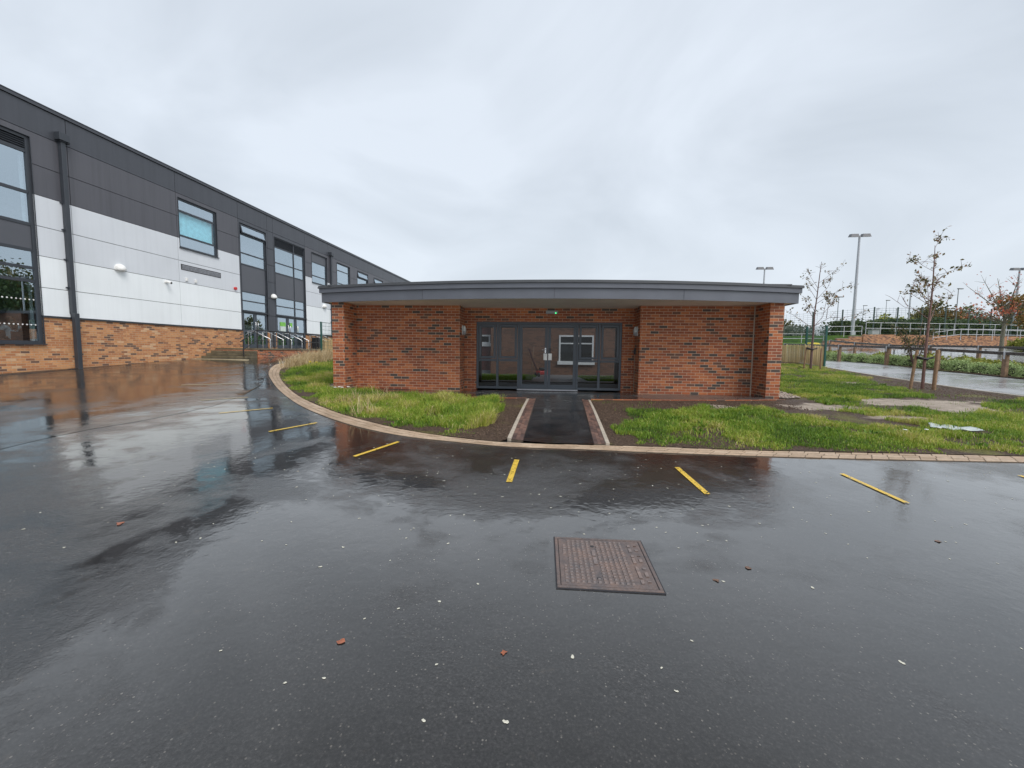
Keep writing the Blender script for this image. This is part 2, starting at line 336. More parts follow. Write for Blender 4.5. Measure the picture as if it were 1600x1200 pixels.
# ---------------------------------------------------------------- setting: ground
def asphalt_mat(name, base, wet_lo, wet_hi, gain=0.85, power=2.6, tex=1.0, f0=0.03):
    """bitumen with stone chips under a thin water film: diffuse body plus an angle-dependent film reflection"""
    m, t, o = newmat(name); geo = t.nodes.new('ShaderNodeNewGeometry'); pos = geo.outputs['Position']
    def math_(op, a, b_=None, c_=None):
        n = t.nodes.new('ShaderNodeMath'); n.operation = op
        for k, v in enumerate((a, b_, c_)):
            if v is None: continue
            if isinstance(v, (int, float)): n.inputs[k].default_value = v
            else: t.links.new(v, n.inputs[k])
        return n.outputs[0]
    big = noise(t, 0.30, 5, 0.6, pos, 0.8); mid = noise(t, 2.2, 5, 0.65, pos, 0.4); agg = noise(t, 75, 3, 0.7, pos); grit = noise(t, 9, 5, 0.7, pos)
    c = ramp(t, agg, [(0.3, tuple(x*0.5 for x in base)), (0.55, base), (0.70, tuple(x*1.8 for x in base))])
    vo = t.nodes.new('ShaderNodeTexVoronoi'); vo.inputs['Scale'].default_value = 62; t.links.new(pos, vo.inputs['Vector'])
    sc_ = t.nodes.new('ShaderNodeSeparateColor'); t.links.new(vo.outputs['Color'], sc_.inputs[0])
    chip = math_('MULTIPLY', math_('GREATER_THAN', sc_.outputs[0], 0.80), math_('LESS_THAN', vo.outputs['Distance'], 0.26))
    chipc = ramp(t, sc_.outputs[1], [(0,(0.06,0.055,0.05)),(0.6,(0.13,0.12,0.11)),(0.93,(0.24,0.225,0.20))])
    c = mixc(t, math_('MULTIPLY', chip, 0.6), c, chipc)
    c = mixc(t, 0.7, c, ramp(t, mid, [(0.3,(0.62,0.61,0.60)),(0.7,(1.3,1.3,1.3))]), 'MULTIPLY')
    c = mixc(t, 0.8, c, ramp(t, big, [(0.35,(0.70,0.67,0.64)),(0.65,(1.3,1.32,1.35))]), 'MULTIPLY')
    c = mixc(t, ramp(t, grit, [(0.62,(0,0,0)),(0.80,(0.55,0.55,0.55))]), c, (0.075,0.062,0.048))
    dry = math_('MULTIPLY_ADD', mid, 0.35, big)
    def rng_(a, b_): 
        r = t.nodes.new('ShaderNodeMapRange'); r.inputs[1].default_value = 0.62; r.inputs[2].default_value = 0.78; r.inputs[3].default_value = a; r.inputs[4].default_value = b_; t.links.new(dry, r.inputs[0]); return r.outputs[0]
    b1 = t.nodes.new('ShaderNodeBump'); b1.inputs['Distance'].default_value = 0.006; t.links.new(agg, b1.inputs['Height']); t.links.new(rng_(0.035*tex, 0.42*tex), b1.inputs['Strength'])
    b2 = t.nodes.new('ShaderNodeBump'); b2.inputs['Distance'].default_value = 0.008; t.links.new(noise(t, 13, 2, 0.5, pos, 0.5), b2.inputs['Height']); t.links.new(rng_(0.13*tex, 0.34*tex), b2.inputs['Strength']); t.links.new(b1.outputs[0], b2.inputs['Normal'])
    nn = bump(t, noise(t, 1.5, 2, 0.5, pos), 0.07, 0.05, b2.outputs[0])
    d = t.nodes.new('ShaderNodeBsdfDiffuse'); t.links.new(c, d.inputs[0]); t.links.new(b1.outputs[0], d.inputs['Normal'])
    g_ = t.nodes.new('ShaderNodeBsdfGlossy'); g_.inputs[0].default_value = (1.0,0.985,0.96,1); t.links.new(rng_(wet_lo, wet_hi), g_.inputs['Roughness']); t.links.new(nn, g_.inputs['Normal'])
    lw = t.nodes.new('ShaderNodeLayerWeight'); lw.inputs[0].default_value = 0.5; t.links.new(nn, lw.inputs['Normal'])
    fac = math_('MULTIPLY', math_('ADD', math_('MULTIPLY', math_('POWER', lw.outputs['Facing'], power), gain), f0), rng_(1.08, 0.80))
    mx = t.nodes.new('ShaderNodeMixShader'); t.links.new(fac, mx.inputs[0]); t.links.new(d.outputs[0], mx.inputs[1]); t.links.new(g_.outputs[0], mx.inputs[2]); t.links.new(mx.outputs[0], o.inputs[0])
    return m
MAT['asphalt'] = asphalt_mat('wet_asphalt', (0.030,0.0292,0.029), 0.035, 0.24)
MAT['asphalt_new'] = asphalt_mat('new_black_asphalt', (0.020,0.021,0.024), 0.10, 0.30, gain=0.75)
MAT['asphalt_strip'] = asphalt_mat('older_brown_asphalt', (0.040,0.036,0.033), 0.04, 0.16, gain=0.72, tex=0.8)
MAT['wet_path'] = asphalt_mat('wet_grey_path', (0.20,0.205,0.215), 0.20, 0.40, gain=0.7, tex=0.6)

def axis(a, b, fine, far):
    v = list(np.arange(a, b+1e-6, fine)); d = fine; x = b
    while x < far: d *= 1.22; x += d; v.append(x)
    d = fine; x = a
    while x > -far: d *= 1.22; x -= d; v.insert(0, x)
    return np.array(v)
gxs = axis(-19, 30, 0.45, 900); gys = axis(-2, 32, 0.45, 900)
X, Y = np.meshgrid(gxs, gys); nx, ny = len(gxs), len(gys)
V = np.stack([X.ravel(), Y.ravel(), gz(X.ravel(), Y.ravel())], 1)
i, j = np.meshgrid(np.arange(nx-1), np.arange(ny-1)); q = (j*nx+i).ravel()
g = np_mesh('ground', V, [np.stack([q, q+1, q+nx+1, q+nx], 1)], MAT['asphalt'], smooth=True); tag(g, kind='structure')

# brick building frame of reference
BYAW, BOY = -0.0791, 10.970
cB, sB = math.cos(BYAW), math.sin(BYAW)
def Bw(u, w_): return (cB*u-sB*w_, sB*u+cB*w_+BOY)
def apron_w(u): return -1.15+0.0246*(u-0.95)**2

KO = [(-10.1,23.2),(-9.98,21.0),(-9.84,18.25),(-9.8,17.27),(-9.26,15.93),(-8.39,14.3),(-7.23,12.52),(-6.07,10.82),(-4.62,8.83),(-3.63,7.68),(-2.61,6.72),(-1.66,6.11),(-0.9,5.84),(0.01,5.6),(1.04,5.5),(1.7,5.4),(3.28,5.23),(4.84,5.14),(6.41,5.11),(9,5.08),(14,5.05)]
KI = [(-9.75,23.2),(-9.62,21.0),(-9.43,18.0),(-8.95,16.18),(-8.4,14.99),(-7.67,13.71),(-6.24,11.53),(-4.74,9.42),(-3.31,7.77),(-2.26,6.86),(-1.47,6.32),(-0.69,5.98),(0.01,5.79),(1.77,5.64),(3.42,5.46),(6.7,5.35),(9,5.32),(14,5.29)]
ko = smooth_curve(KO, 0.1); ki = smooth_curve(KI, 0.1)
def ki_y(x): k = np.argsort(ki[:,0]); return float(np.interp(x, ki[k,0], ki[k,1]))
PL0, PL1 = (-0.06,5.94), (0.35,9.60)     # left path: outer edge of the pale strip, front to back
PR0, PR1 = (1.37,5.70), (1.80,9.47)

def soil_mat():
    m, t, o = newmat('wet_soil_and_mud'); p = t.nodes.new('ShaderNodeBsdfPrincipled'); t.links.new(p.outputs[0], o.inputs[0]); p.inputs['Specular IOR Level'].default_value = 0.18
    a = t.nodes.new('ShaderNodeAttribute'); a.attribute_name = 'mud'; geo = t.nodes.new('ShaderNodeNewGeometry'); pos = geo.outputs['Position']
    n1 = noise(t, 3.0, 5, 0.65, pos); n2 = noise(t, 30, 5, 0.75, pos); n3 = noise(t, 0.9, 3, 0.5, pos)
    dark = ramp(t, n2, [(0.34,(0.022,0.014,0.010)),(0.52,(0.085,0.055,0.038)),(0.68,(0.20,0.135,0.095))])
    moss = ramp(t, n2, [(0.34,(0.06,0.06,0.015)),(0.68,(0.26,0.26,0.05))])
    k = ramp(t, n3, [(0.56,(0,0,0)),(0.68,(0.7,0.7,0.7))]); dark = mixc(t, k, dark, moss)
    pale = mixc(t, 0.6, ramp(t, n1, [(0.3,(0.27,0.215,0.165)),(0.7,(0.56,0.48,0.40))]), ramp(t, n2, [(0.3,(0.5,0.48,0.45)),(0.65,(1.15,1.15,1.15))]), 'MULTIPLY')
    s = t.nodes.new('ShaderNodeMath'); s.operation = 'MULTIPLY_ADD'; t.links.new(n1, s.inputs[0]); s.inputs[1].default_value = 1.7; t.links.new(a.outputs['Fac'], s.inputs[2])
    sh = t.nodes.new('ShaderNodeMath'); sh.operation = 'SUBTRACT'; t.links.new(s.outputs[0], sh.inputs[0]); sh.inputs[1].default_value = 1.1; f = ramp(t, sh.outputs[0], [(0.08,(0,0,0)),(0.40,(1,1,1))]); t.links.new(mixc(t, f, dark, pale), p.inputs['Base Color'])
    r = t.nodes.new('ShaderNodeMapRange'); t.links.new(n1, r.inputs[0]); r.inputs[3].default_value = 0.35; r.inputs[4].default_value = 0.85; t.links.new(r.outputs[0], p.inputs['Roughness'])
    t.links.new(bump(t, n1, 0.4, 0.05, bump(t, n2, 0.9, 0.035)), p.inputs['Normal']); return m
MAT['soil'] = soil_mat()

def value_noise(x, y, sc, seed):
    r = np.random.default_rng(seed); T = r.random((64,64)); x = x/sc+100; y = y/sc+100; i = np.floor(x).astype(int); j = np.floor(y).astype(int); fx = x-i; fy = y-j
    fx = fx*fx*(3-2*fx); fy = fy*fy*(3-2*fy); g_ = lambda a, b_: T[a % 64, b_ % 64]
    return (g_(i,j)*(1-fx)+g_(i+1,j)*fx)*(1-fy)+(g_(i,j+1)*(1-fx)+g_(i+1,j+1)*fx)*fy
PALE = [[(8.72,10.43),(8.09,9.32),(8.75,9.41),(9.16,9.23),(8.67,8.39),(9.57,8.5),(10.98,9.64),(11.08,10.4),(10.01,10.77)],
        [(11.6,15.3),(12.17,14.7),(12.9,15.4)], [(9.5,12.5),(9.7,11.7),(10.1,12.1)], [(6.55,9.5),(6.2,8.9),(6.5,8.4),(7.2,8.6),(7.3,9.3)], [(6.84,7.85),(7.1,7.45),(8.0,7.7),(7.7,8.1)], [(3.9,8.4),(4.0,8.15),(4.9,8.6),(4.7,8.9)]]
def mud_value(V):
    m = np.zeros(len(V)); V = V.copy(); q0, q1 = V[:,0].copy(), V[:,1].copy()
    V[:,0] = q0+(value_noise(q0,q1,.6,51)-.5)*.9; V[:,1] = q1+(value_noise(q0,q1,.6,52)-.5)*.7
    for poly in PALE:
        c = np.mean(poly, 0)
        for s, a in ((1.25, .35), (1.0, .40), (0.75, .2)):
            P2 = [tuple(c+(np.array(p)-c)*s) for p in poly]; m += a*inpoly(V[:,0], V[:,1], P2)
    return np.clip(m, 0, 1)
# left lawn: kerb, path edge, apron, round the end of the building to the fence
ap = [Bw(u, apron_w(u)) for u in np.linspace(0.52, -4.85, 20)]
leftpoly = [tuple(p) for p in ki if p[0] < -0.10]+[PL0, PL1]+ap[1:]+[Bw(-4.93,-0.02), Bw(-4.93,4.5), (-4.0,19.0), (-4.2,23.2)]
lawn_l = sheet('lawn_soil', leftpoly, 0.02, MAT['soil'], 0.25); tag(lawn_l, kind='structure')
attr_float(lawn_l, 'mud', np.zeros(len(lawn_l.data.vertices)))
ap = [Bw(u, apron_w(u)) for u in np.linspace(6.75, 2.0, 18)]
FOOT_NEAR = [(11.5,5.3),(13.2,8.2),(14.12,11.4),(14.75,14.58),(14.95,16.48),(15.45,20.44),(16.6,24.5)]
rightpoly = [tuple(p) for p in ki if p[0] > 1.40 and p[0] < 11.4]+[(11.5,5.3)]+FOOT_NEAR[1:]+[(9.5,24.5),(8.3,21),Bw(6.79,6.5),Bw(6.79,-0.02)]+ap[1:]+[PR1, PR0]
lawn_r = sheet('lawn_soil', rightpoly, 0.02, MAT['soil'], 0.16); tag(lawn_r, kind='structure')
me = lawn_r.data; co = np.empty(len(me.vertices)*3); me.vertices.foreach_get('co', co); attr_float(lawn_r, 'mud', mud_value(co.reshape(-1,3)))

# asphalt path and apron in front of the doors
fr = [Bw(u, apron_w(u)) for u in np.linspace(-4.6, 0.40, 16)]; fr2 = [Bw(u, apron_w(u)) for u in np.linspace(2.1, 6.5, 14)]
path_poly = fr+[(0.565,9.70),(0.16,5.83),(0.5,5.73),(1.15,5.68),(1.63,9.58)]+fr2+[Bw(6.5,0.0),Bw(6.42,0.74),Bw(3.43,0.74),Bw(3.43,1.50),Bw(-1.55,1.50),Bw(-1.55,0.74),Bw(-4.56,0.74)]
pa = sheet('path', path_poly, 0.028, MAT['asphalt_new'], 0.3); tag(pa, kind='structure')
# thin edging strip along the apron
def ribbon(b, A, Bp, off, mi=0, th=0.05):
    for k in range(len(A)-1):
        vs = []
        for p in (A[k], Bp[k], Bp[k+1], A[k+1]): vs.append((p[0], p[1], G(*p)+off))
        vs += [(x, y, z-th) for x, y, z in vs]
        b.add(vs, [(0,1,2,3),(4,7,6,5),(0,4,5,1),(1,5,6,2),(2,6,7,3),(3,7,4,0)], mi)
eb = MB()
for ua, ub in ((-4.85,0.45),(1.95,6.7)):
    us = np.linspace(ua, ub, 24); ribbon(eb, [Bw(u, apron_w(u)-0.05) for u in us], [Bw(u, apron_w(u)) for u in us], 0.036)
tag(eb.build('path_edging', MAT['brick_red']), kind='structure')

def block_mat(name, cols, rough=0.55):
    m, t, o = newmat(name); p = t.nodes.new('ShaderNodeBsdfPrincipled'); t.links.new(p.outputs[0], o.inputs[0])
    a = t.nodes.new('ShaderNodeAttribute'); a.attribute_name = 'tint'; geo = t.nodes.new('ShaderNodeNewGeometry'); pos = geo.outputs['Position']
    c = ramp(t, a.outputs['Fac'], cols); n = noise(t, 26, 5, 0.7, pos); g2 = noise(t, 1.4, 4, 0.6, pos)
    c = mixc(t, 0.7, c, ramp(t, n, [(0.3,(0.62,0.62,0.62)),(0.7,(1.2,1.2,1.2))]), 'MULTIPLY')
    c = mixc(t, 0.5, c, ramp(t, g2, [(0.35,(0.6,0.58,0.55)),(0.6,(1.1,1.1,1.1))]), 'MULTIPLY')
    t.links.new(c, p.inputs['Base Color']); p.inputs['Roughness'].default_value = rough
    t.links.new(bump(t, n, 0.4, 0.006), p.inputs['Normal']); return m
MAT['kerb'] = block_mat('tan_kerb_block', [(0,(0.42,0.30,0.20)),(0.5,(0.48,0.35,0.24)),(1,(0.53,0.40,0.285))])
MAT['pavers'] = block_mat('brown_paver_block', [(0,(0.085,0.050,0.042)),(0.5,(0.15,0.085,0.065)),(1,(0.21,0.115,0.085))])
MAT['joint'] = plain('sandy_joint', (0.10,0.075,0.055), 0.9, 0, 0.3, 20)
def blocks(name, rowsA, off, mat, gap=0.006, lmin=0.19, lmax=0.21, stag=True):
    """rows of blocks laid between pairs of polylines"""
    b = MB(); tint = []
    for r, (A, Bp) in enumerate(rowsA):
        A = np.array(A); Bp = np.array(Bp); mid = (A+Bp)/2
        L = np.concatenate([[0], np.cumsum(np.linalg.norm(np.diff(mid, axis=0), axis=1))]); s = -(0.1 if stag and r % 2 else 0.0); t = L/L[-1]
        while s < L[-1]:
            e = s+random.uniform(lmin, lmax); s0 = max(0, s)+gap/2; e0 = min(e, L[-1])-gap/2
            if e0-s0 > 0.03:
                q = []
                for cv, ss in ((A,s0),(A,e0),(Bp,e0),(Bp,s0)):
                    q.append((float(np.interp(ss/L[-1], t, cv[:,0])), float(np.interp(ss/L[-1], t, cv[:,1]))))
                c = np.mean(q, 0); q = [tuple(c+(np.array(p)-c)*(1-gap/0.22)) for p in q]
                h = off+random.uniform(-.003,.003); n0 = len(b.v)
                vs = [(x, y, G(x, y)+h) for x, y in q]+[(x, y, G(x, y)-0.02) for x, y in q]
                b.add(vs, [(0,1,2,3),(0,4,5,1),(1,5,6,2),(2,6,7,3),(3,7,4,0)]); tv = random.random(); tint += [tv]*8
            s = e
    o = b.build(name, mat); 
    if sum(p.normal.z for p in o.data.polygons) < 0: o.data.flip_normals()
    attr_float(o, 'tint', tint); return o
n = 260; tt = np.linspace(0, 1, n)
def resample(c, n):
    L = np.concatenate([[0], np.cumsum(np.linalg.norm(np.diff(c, axis=0), axis=1))]); s = np.linspace(0, L[-1], n)
    return np.stack([np.interp(s, L, c[:,0]), np.interp(s, L, c[:,1])], 1)
KOr, KIr = resample(ko, n), resample(ki, n)
rows = [(KOr+(KIr-KOr)*a, KOr+(KIr-KOr)*b_) for a, b_ in ((0.005,.32),(.345,.655),(.68,.995))]
tag(blocks('kerb', rows, 0.012, MAT['kerb']), kind='structure')
jb = MB(); ribbon(jb, [tuple(p) for p in KOr[::2]], [tuple(p) for p in KIr[::2]], 0.007, 0, 0.03)
tag(jb.build('kerb_bed', MAT['joint']), kind='structure')
def lerp(a, b, t): return (a[0]+(b[0]-a[0])*t, a[1]+(b[1]-a[1])*t)
def side_edging(o0, o1, i0, i1):
    a0, a1 = lerp(o0, i0, .26), lerp(o1, i1, .26); N_ = 30
    line = lambda p, q: [lerp(p, q, k/N_) for k in range(N_+1)]
    rows = []
    for f0, f1 in ((.28,.52),(.525,.76),(.765,1.0)): rows.append((line(lerp(o0,i0,f0), lerp(o1,i1,f0)), line(lerp(o0,i0,f1), lerp(o1,i1,f1))))
    tag(blocks('paver_edging', rows, 0.034, MAT['pavers'], lmin=.16, lmax=.2), kind='structure')
    b = MB(); ribbon(b, line(o0, o1), line(a0, a1), 0.042, 0, 0.06); tag(b.build('concrete_edging', MAT['concrete_strip'], bevel=.004), kind='structure')
    b = MB(); ribbon(b, line(a0, a1), line(i0, i1), 0.026, 0, 0.03); tag(b.build('edging_bed', MAT['joint']), kind='structure')
side_edging(PL0, PL1, (0.165,5.84), (0.57,9.78)); side_edging(PR0, PR1, (1.15,5.70), (1.63,9.62))

# wet footpath on the right, planted bed between the two rails
fp = [(x, y) for x, y in FOOT_NEAR]+[(20.6,28.5),(20.1,25),(19.15,19),(19.2,15.6),(19.2,11),(19.0,5.3)]
tag(sheet('footpath', fp, 0.02, MAT['wet_path'], 0.4), kind='structure')
fb = MB(); A = smooth_curve(FOOT_NEAR, 0.4); ribbon(fb, [tuple(p+np.array([-.09,.0])) for p in A], [tuple(p) for p in A], 0.05, 0, .06)
tag(fb.build('footpath_edging', MAT['concrete_strip']), kind='structure')
bed = sheet('planting_bed', [(19.22,9),(19.2,15.6),(19.17,19),(20.1,25),(20.6,28.3),(22.8,28.3),(23.2,20),(23.6,9)], 0.05, MAT['soil'], 0.5); tag(bed, kind='structure')
attr_float(bed, 'mud', np.zeros(len(bed.data.vertices)))

# older strip of asphalt along the foot of the school building
tag(sheet('asphalt_strip', [(-6.25,-6),(-6.3,5.04),(-6.34,5.6),(-6.3,6.1),(-6.12,6.7),(-6.0,7.5),(-6.0,8.3),(-6.38,9.8),(-7.27,12.06),(-8.47,14.25),(-9.7,16.4),(-11.4,17.6),(-14.05,17.9),(-15.0,9.0),(-15.95,-.5),(-16.3,-6)], 0.003, MAT['asphalt_strip'], 0.35), kind='structure')

# painted bay lines
def paint_mat(name, c):
    m, t, o = newmat(name); p = t.nodes.new('ShaderNodeBsdfPrincipled'); geo = t.nodes.new('ShaderNodeNewGeometry')
    n = noise(t, 55, 4, 0.7, geo.outputs['Position']); n2 = noise(t, 9, 3, 0.6, geo.outputs['Position'])
    p.inputs['Base Color'].default_value = rgba(c); p.inputs['Roughness'].default_value = 0.4
    t.links.new(mixc(t, 0.8, c, ramp(t, n, [(0.3,(0.5,0.5,0.5)),(0.6,(1.1,1.1,1.1))]), 'MULTIPLY'), p.inputs['Base Color'])
    tr = t.nodes.new('ShaderNodeBsdfTransparent'); mx = t.nodes.new('ShaderNodeMixShader')
    s = t.nodes.new('ShaderNodeMath'); s.operation = 'MULTIPLY_ADD'; t.links.new(n2, s.inputs[0]); s.inputs[1].default_value = 0.6; t.links.new(n, s.inputs[2])
    k = ramp(t, s.outputs[0], [(0.62,(0,0,0)),(0.74,(1,1,1))]); t.links.new(k, mx.inputs[0]); t.links.new(tr.outputs[0], mx.inputs[1]); t.links.new(p.outputs[0], mx.inputs[2])
    t.links.new(mx.outputs[0], o.inputs[0]); return m
MAT['yellow_line'] = paint_mat('worn_yellow_road_paint', (0.74,0.49,0.055)); MAT['faint_line'] = paint_mat('faded_road_paint', (0.45,0.37,0.22))
lines = [((-0.02,4.30),(0.07,5.05),'short yellow bay line straight in front of the entrance path',0.062,'yellow_line'),
 ((-1.95,5.07),(-1.59,5.77),'yellow bay line first to the left of the entrance path',0.055,'yellow_line'),
 ((-3.67,6.21),(-3.25,6.87),'yellow bay line off the kerb below the left end of the low brick building',0.055,'yellow_line'),
 ((-5.36,7.54),(-4.73,8.16),'worn yellow bay line beside the kerb bend, fourth from the entrance path',0.055,'yellow_line'),
 ((1.95,4.80),(1.94,4.00),'yellow bay line on the asphalt just right of the entrance path, above the manhole cover',0.058,'yellow_line'),
 ((3.74,4.61),(3.73,3.81),'yellow bay line on the pale wet asphalt well right of the manhole cover',0.05,'yellow_line'),
 ((5.76,4.62),(5.74,3.85),'yellow bay line cut off by the right edge of the photo',0.05,'yellow_line'),
 ((-6.71,8.91),(-6.09,9.54),'faded bay line left of the kerb bend, second farthest from the camera',0.08,'faint_line'),
 ((-8.88,11.11),(-7.79,11.83),'faintest bay line, farthest across the wet asphalt near the steps',0.09,'faint_line')]
for (a, b_, lab, wd, mt) in lines:
    a = np.array(a); b_ = np.array(b_); d = (b_-a)/np.linalg.norm(b_-a); nn = np.array([-d[1], d[0]])*wd/2; mb = MB()
    ts = np.linspace(0, 1, 7)
    for k in range(6):
        p, q_ = a+(b_-a)*ts[k], a+(b_-a)*ts[k+1]
        mb.quad(*[(x, y, G(x, y)+0.008) for x, y in (p-nn, p+nn, q_+nn, q_-nn)][::-1])
    tag(mb.build('bay_line', MAT[mt]), lab, 'bay line', 'painted bay lines on the asphalt')

# ---------------------------------------------------------------- low brick building
LB = empty('brick_building', (0, BOY, 0), BYAW, 'low flat-roofed red brick building with a curved grey fascia and glazed double doors', 'building')
BR = MAT['brick_red']
b = MB(); b.box(6.40,6.43,.738,.747,0,2.41); b.build('movement_joint', MAT['concrete_strip'], LB)
b = MB(); b.box(-4.9104,-4.571,0,5.2,-.25,2.41); b.build('wing_wall', BR, LB)
b = MB(); b.box(6.4297,6.767,0,5.2,-.25,2.41); b.build('wing_wall', BR, LB)
b = MB(); b.box(-4.571,-1.556,0.747,4.2,-.25,2.41); b.build('front_wall', BR, LB)
b = MB(); b.box(3.4346,6.4297,0.747,4.2,-.25,2.41); b.build('front_wall', BR, LB)
b = MB(); b.box(-1.556,-1.2,1.429,1.75,-.25,2.0); b.box(3.085,3.4346,1.429,1.75,-.25,2.0); b.box(-1.556,3.4346,1.429,1.75,2.0,2.41)
b.build('entrance_wall', BR, LB)
# roof: curved front edge
def wf(u): return -0.95+0.0246*(u-0.95)**2
us = np.linspace(-5.17, 7.07, 49)
def curve_slab(b, out_, z0, z1, back, ends=0.0, mi=0):
    f = [(u, wf(u)-out_) for u in us]; f[0] = (f[0][0]-ends, f[0][1]); f[-1] = (f[-1][0]+ends, f[-1][1])
    b.prism(f+[(us[-1]+ends, back), (us[0]-ends, back)], z0, z1, mi)
b = MB(); curve_slab(b, -0.03, 2.412, 2.44, 5.6, -0.03); b.build('soffit', MAT['soffit'], LB)
def band(o0, o1, z0, z1, ends):     # hollow front/side band
    b = MB()
    f = [(u, wf(u)-o0) for u in us]; f[0] = (us[0]-ends, f[0][1]); f[-1] = (us[-1]+ends, f[-1][1])
    P = [(us[0]-ends, 5.6)]+f+[(us[-1]+ends, 5.6)]
    g_ = [(u, wf(u)-o1) for u in us]; e2 = ends-(o0-o1); g_[0] = (us[0]-e2, g_[0][1]); g_[-1] = (us[-1]+e2, g_[-1][1])
    Q = [(us[0]-e2, 5.6)]+g_+[(us[-1]+e2, 5.6)]
    for k in range(len(P)-1):
        a_, c_, d_, e_ = P[k], P[k+1], Q[k+1], Q[k]
        vs = [(p[0], p[1], z) for z in (z0, z1) for p in (a_, c_, d_, e_)]
        b.add(vs, [(3,2,1,0),(4,5,6,7),(0,1,5,4),(2,3,7,6)], 0, False)
    return b
band(0.0, -0.03, 2.385, 2.625, 0.0).build('fascia', MAT['fascia'], LB)
fb2 = band(0.045, -0.03, 2.632, 2.745, 0.045).build('fascia_capping', MAT['fascia'], LB)
b = MB(); curve_slab(b, 0.075, 2.75, 2.775, 5.65, 0.075); curve_slab(b, 0.06, 2.775, 2.815, 5.65, 0.06); b.build('roof_edge', MAT['fascia_top'], LB)
b = MB(); b.prism([(-4.9,-0.2),(0.95,-0.6),(6.8,-0.2),(6.8,5.4),(-4.9,5.4)], 2.80, 2.83); b.build('roof', MAT['fascia_top'], LB)
for uj in (-2.2, 1.05, 4.1):      # joints in the fascia sheet
    b = MB(); b.box(uj, uj+.006, wf(uj)-.004, wf(uj)+.004, 2.39, 2.62); b.build('sheet_joint', MAT['gap'], LB)
# entrance glazing
FM = MAT['frame_blue']
sc = MB(); y0, y1 = 1.47, 1.54
sc.box(-1.2,3.085,y0,y1,1.935,2.0); sc.box(-1.2,-1.135,y0,y1,0.005,1.935); sc.box(3.02,3.085,y0,y1,0.005,1.935)
for a_, c_ in ((-.60,-.53),(.035,.095),(1.775,1.835),(2.405,2.475)): sc.box(a_,c_,y0,y1,0.005,1.935)
for a_, c_ in ((-1.135,-.60),(-.53,.035),(1.835,2.405),(2.475,3.02)):
    sc.box(a_,c_,y0,y1,.83,.90); sc.box(a_,c_,y0,y1,0.005,0.075)
screen = sc.build('entrance_screen', FM, LB, bevel=.004)
for a_, c_ in ((-1.135,-.60),(-.53,.035),(1.835,2.405),(2.475,3.02)):
    s_ = MB(); x0, x1, z0, z1 = a_+.012, c_-.012, .912, 1.923; f_ = .07
    s_.box(x0,x1,y0-.02,y0+.04,z1-f_,z1); s_.box(x0,x1,y0-.02,y0+.04,z0,z0+f_); s_.box(x0,x0+f_,y0-.02,y0+.04,z0+f_,z1-f_); s_.box(x1-f_,x1,y0-.02,y0+.04,z0+f_,z1-f_)
    s_.build('sash', FM, screen, bevel=.006)
    p_ = MB(); p_.box(x0+f_,x1-f_,y0+.008,y0+.012,z0+f_,z1-f_); p_.build('pane', MAT['glass_entry'], screen)
    p_ = MB(); p_.box(a_,c_,y0+.028,y0+.032,.075,.83); p_.build('pane', MAT['glass_entry'], screen)
for a_, c_, hx in ((.10,.932,.865),(.938,1.77,1.005)):
    d_ = MB(); z0, z1 = .02, 1.93
    d_.box(a_,c_,y0-.01,y0+.05,z1-.085,z1); d_.box(a_,c_,y0-.01,y0+.05,z0,z0+.13); d_.box(a_,a_+.085,y0-.01,y0+.05,z0+.13,z1-.085); d_.box(c_-.085,c_,y0-.01,y0+.05,z0+.13,z1-.085)
    dr = d_.build('door', FM, LB, bevel=.004)
    p_ = MB(); p_.box(a_+.085,c_-.085,y0+.018,y0+.022,z0+.13,z1-.085); p_.build('pane', MAT['glass_entry'], dr)
    p_ = MB(); p_.box(hx-.052,hx+.052,y0-.019,y0-.012,.88,1.075); p_.build('push_plate', MAT['white_plastic'], dr, bevel=.003)
    h_ = MB(); h_.box(hx-.02,hx+.02,y0-.022,y0-.012,1.09,1.24); h_.tube([(hx,y0-.02,1.19),(hx,y0-.06,1.19),(hx+(.1 if hx > .9 else -.1),y0-.06,1.185)], .01, 8); h_.build('handle', MAT['steel'] if hx < .9 else MAT['black'], dr)
b = MB(); b.box(.04,1.83,1.36,1.468,-.02,.016); b.build('threshold', MAT['galv'], LB)
for u_, wy in ((-1.535,1.15),(3.415,1.10)):
    s_ = 1 if u_ < 0 else -1
    p_ = MB(); p_.sphere((u_+s_*.03, wy, 1.73), .12, (.45,.8,1.15)); p_.box(u_-.03 if s_ > 0 else u_, u_ if s_ > 0 else u_+.03, wy-.10, wy+.10, 1.60, 1.86)
    lmp = p_.build('bulkhead_lamp', MAT['lens'], LB)
    q_ = MB(); q_.sphere((u_+s_*.025, wy, 1.70), .125, (.42,.82,1.1), z0=-1); 
    q_ = MB(); q_.box(u_ + (0.0 if s_ > 0 else -.07), u_+(.07 if s_ > 0 else 0.0), wy-.101, wy+.101, 1.615, 1.70); q_.build('lamp_base', MAT['grey_plastic'], lmp, bevel=.01)
b = MB(); b.box(.86,1.21,1.36,1.428,2.23,2.33); em = b.build('emergency_light', MAT['grey_plastic'], LB, bevel=.01)
b = MB(); b.sphere((1.15,1.355,2.255), .012); b.build('indicator', MAT['led'], em)
b = MB(); b.box(3.385,3.433,1.18,1.25,1.08,1.22); b.box(3.375,3.433,1.15,1.19,1.14,1.26); b.build('keypad', MAT['black'], LB, bevel=.005)
b = MB(); b.tube([(3.43,1.30,1.1),(3.43,1.30,.0)], .006, 6); b.build('conduit', MAT['concrete_strip'], LB)
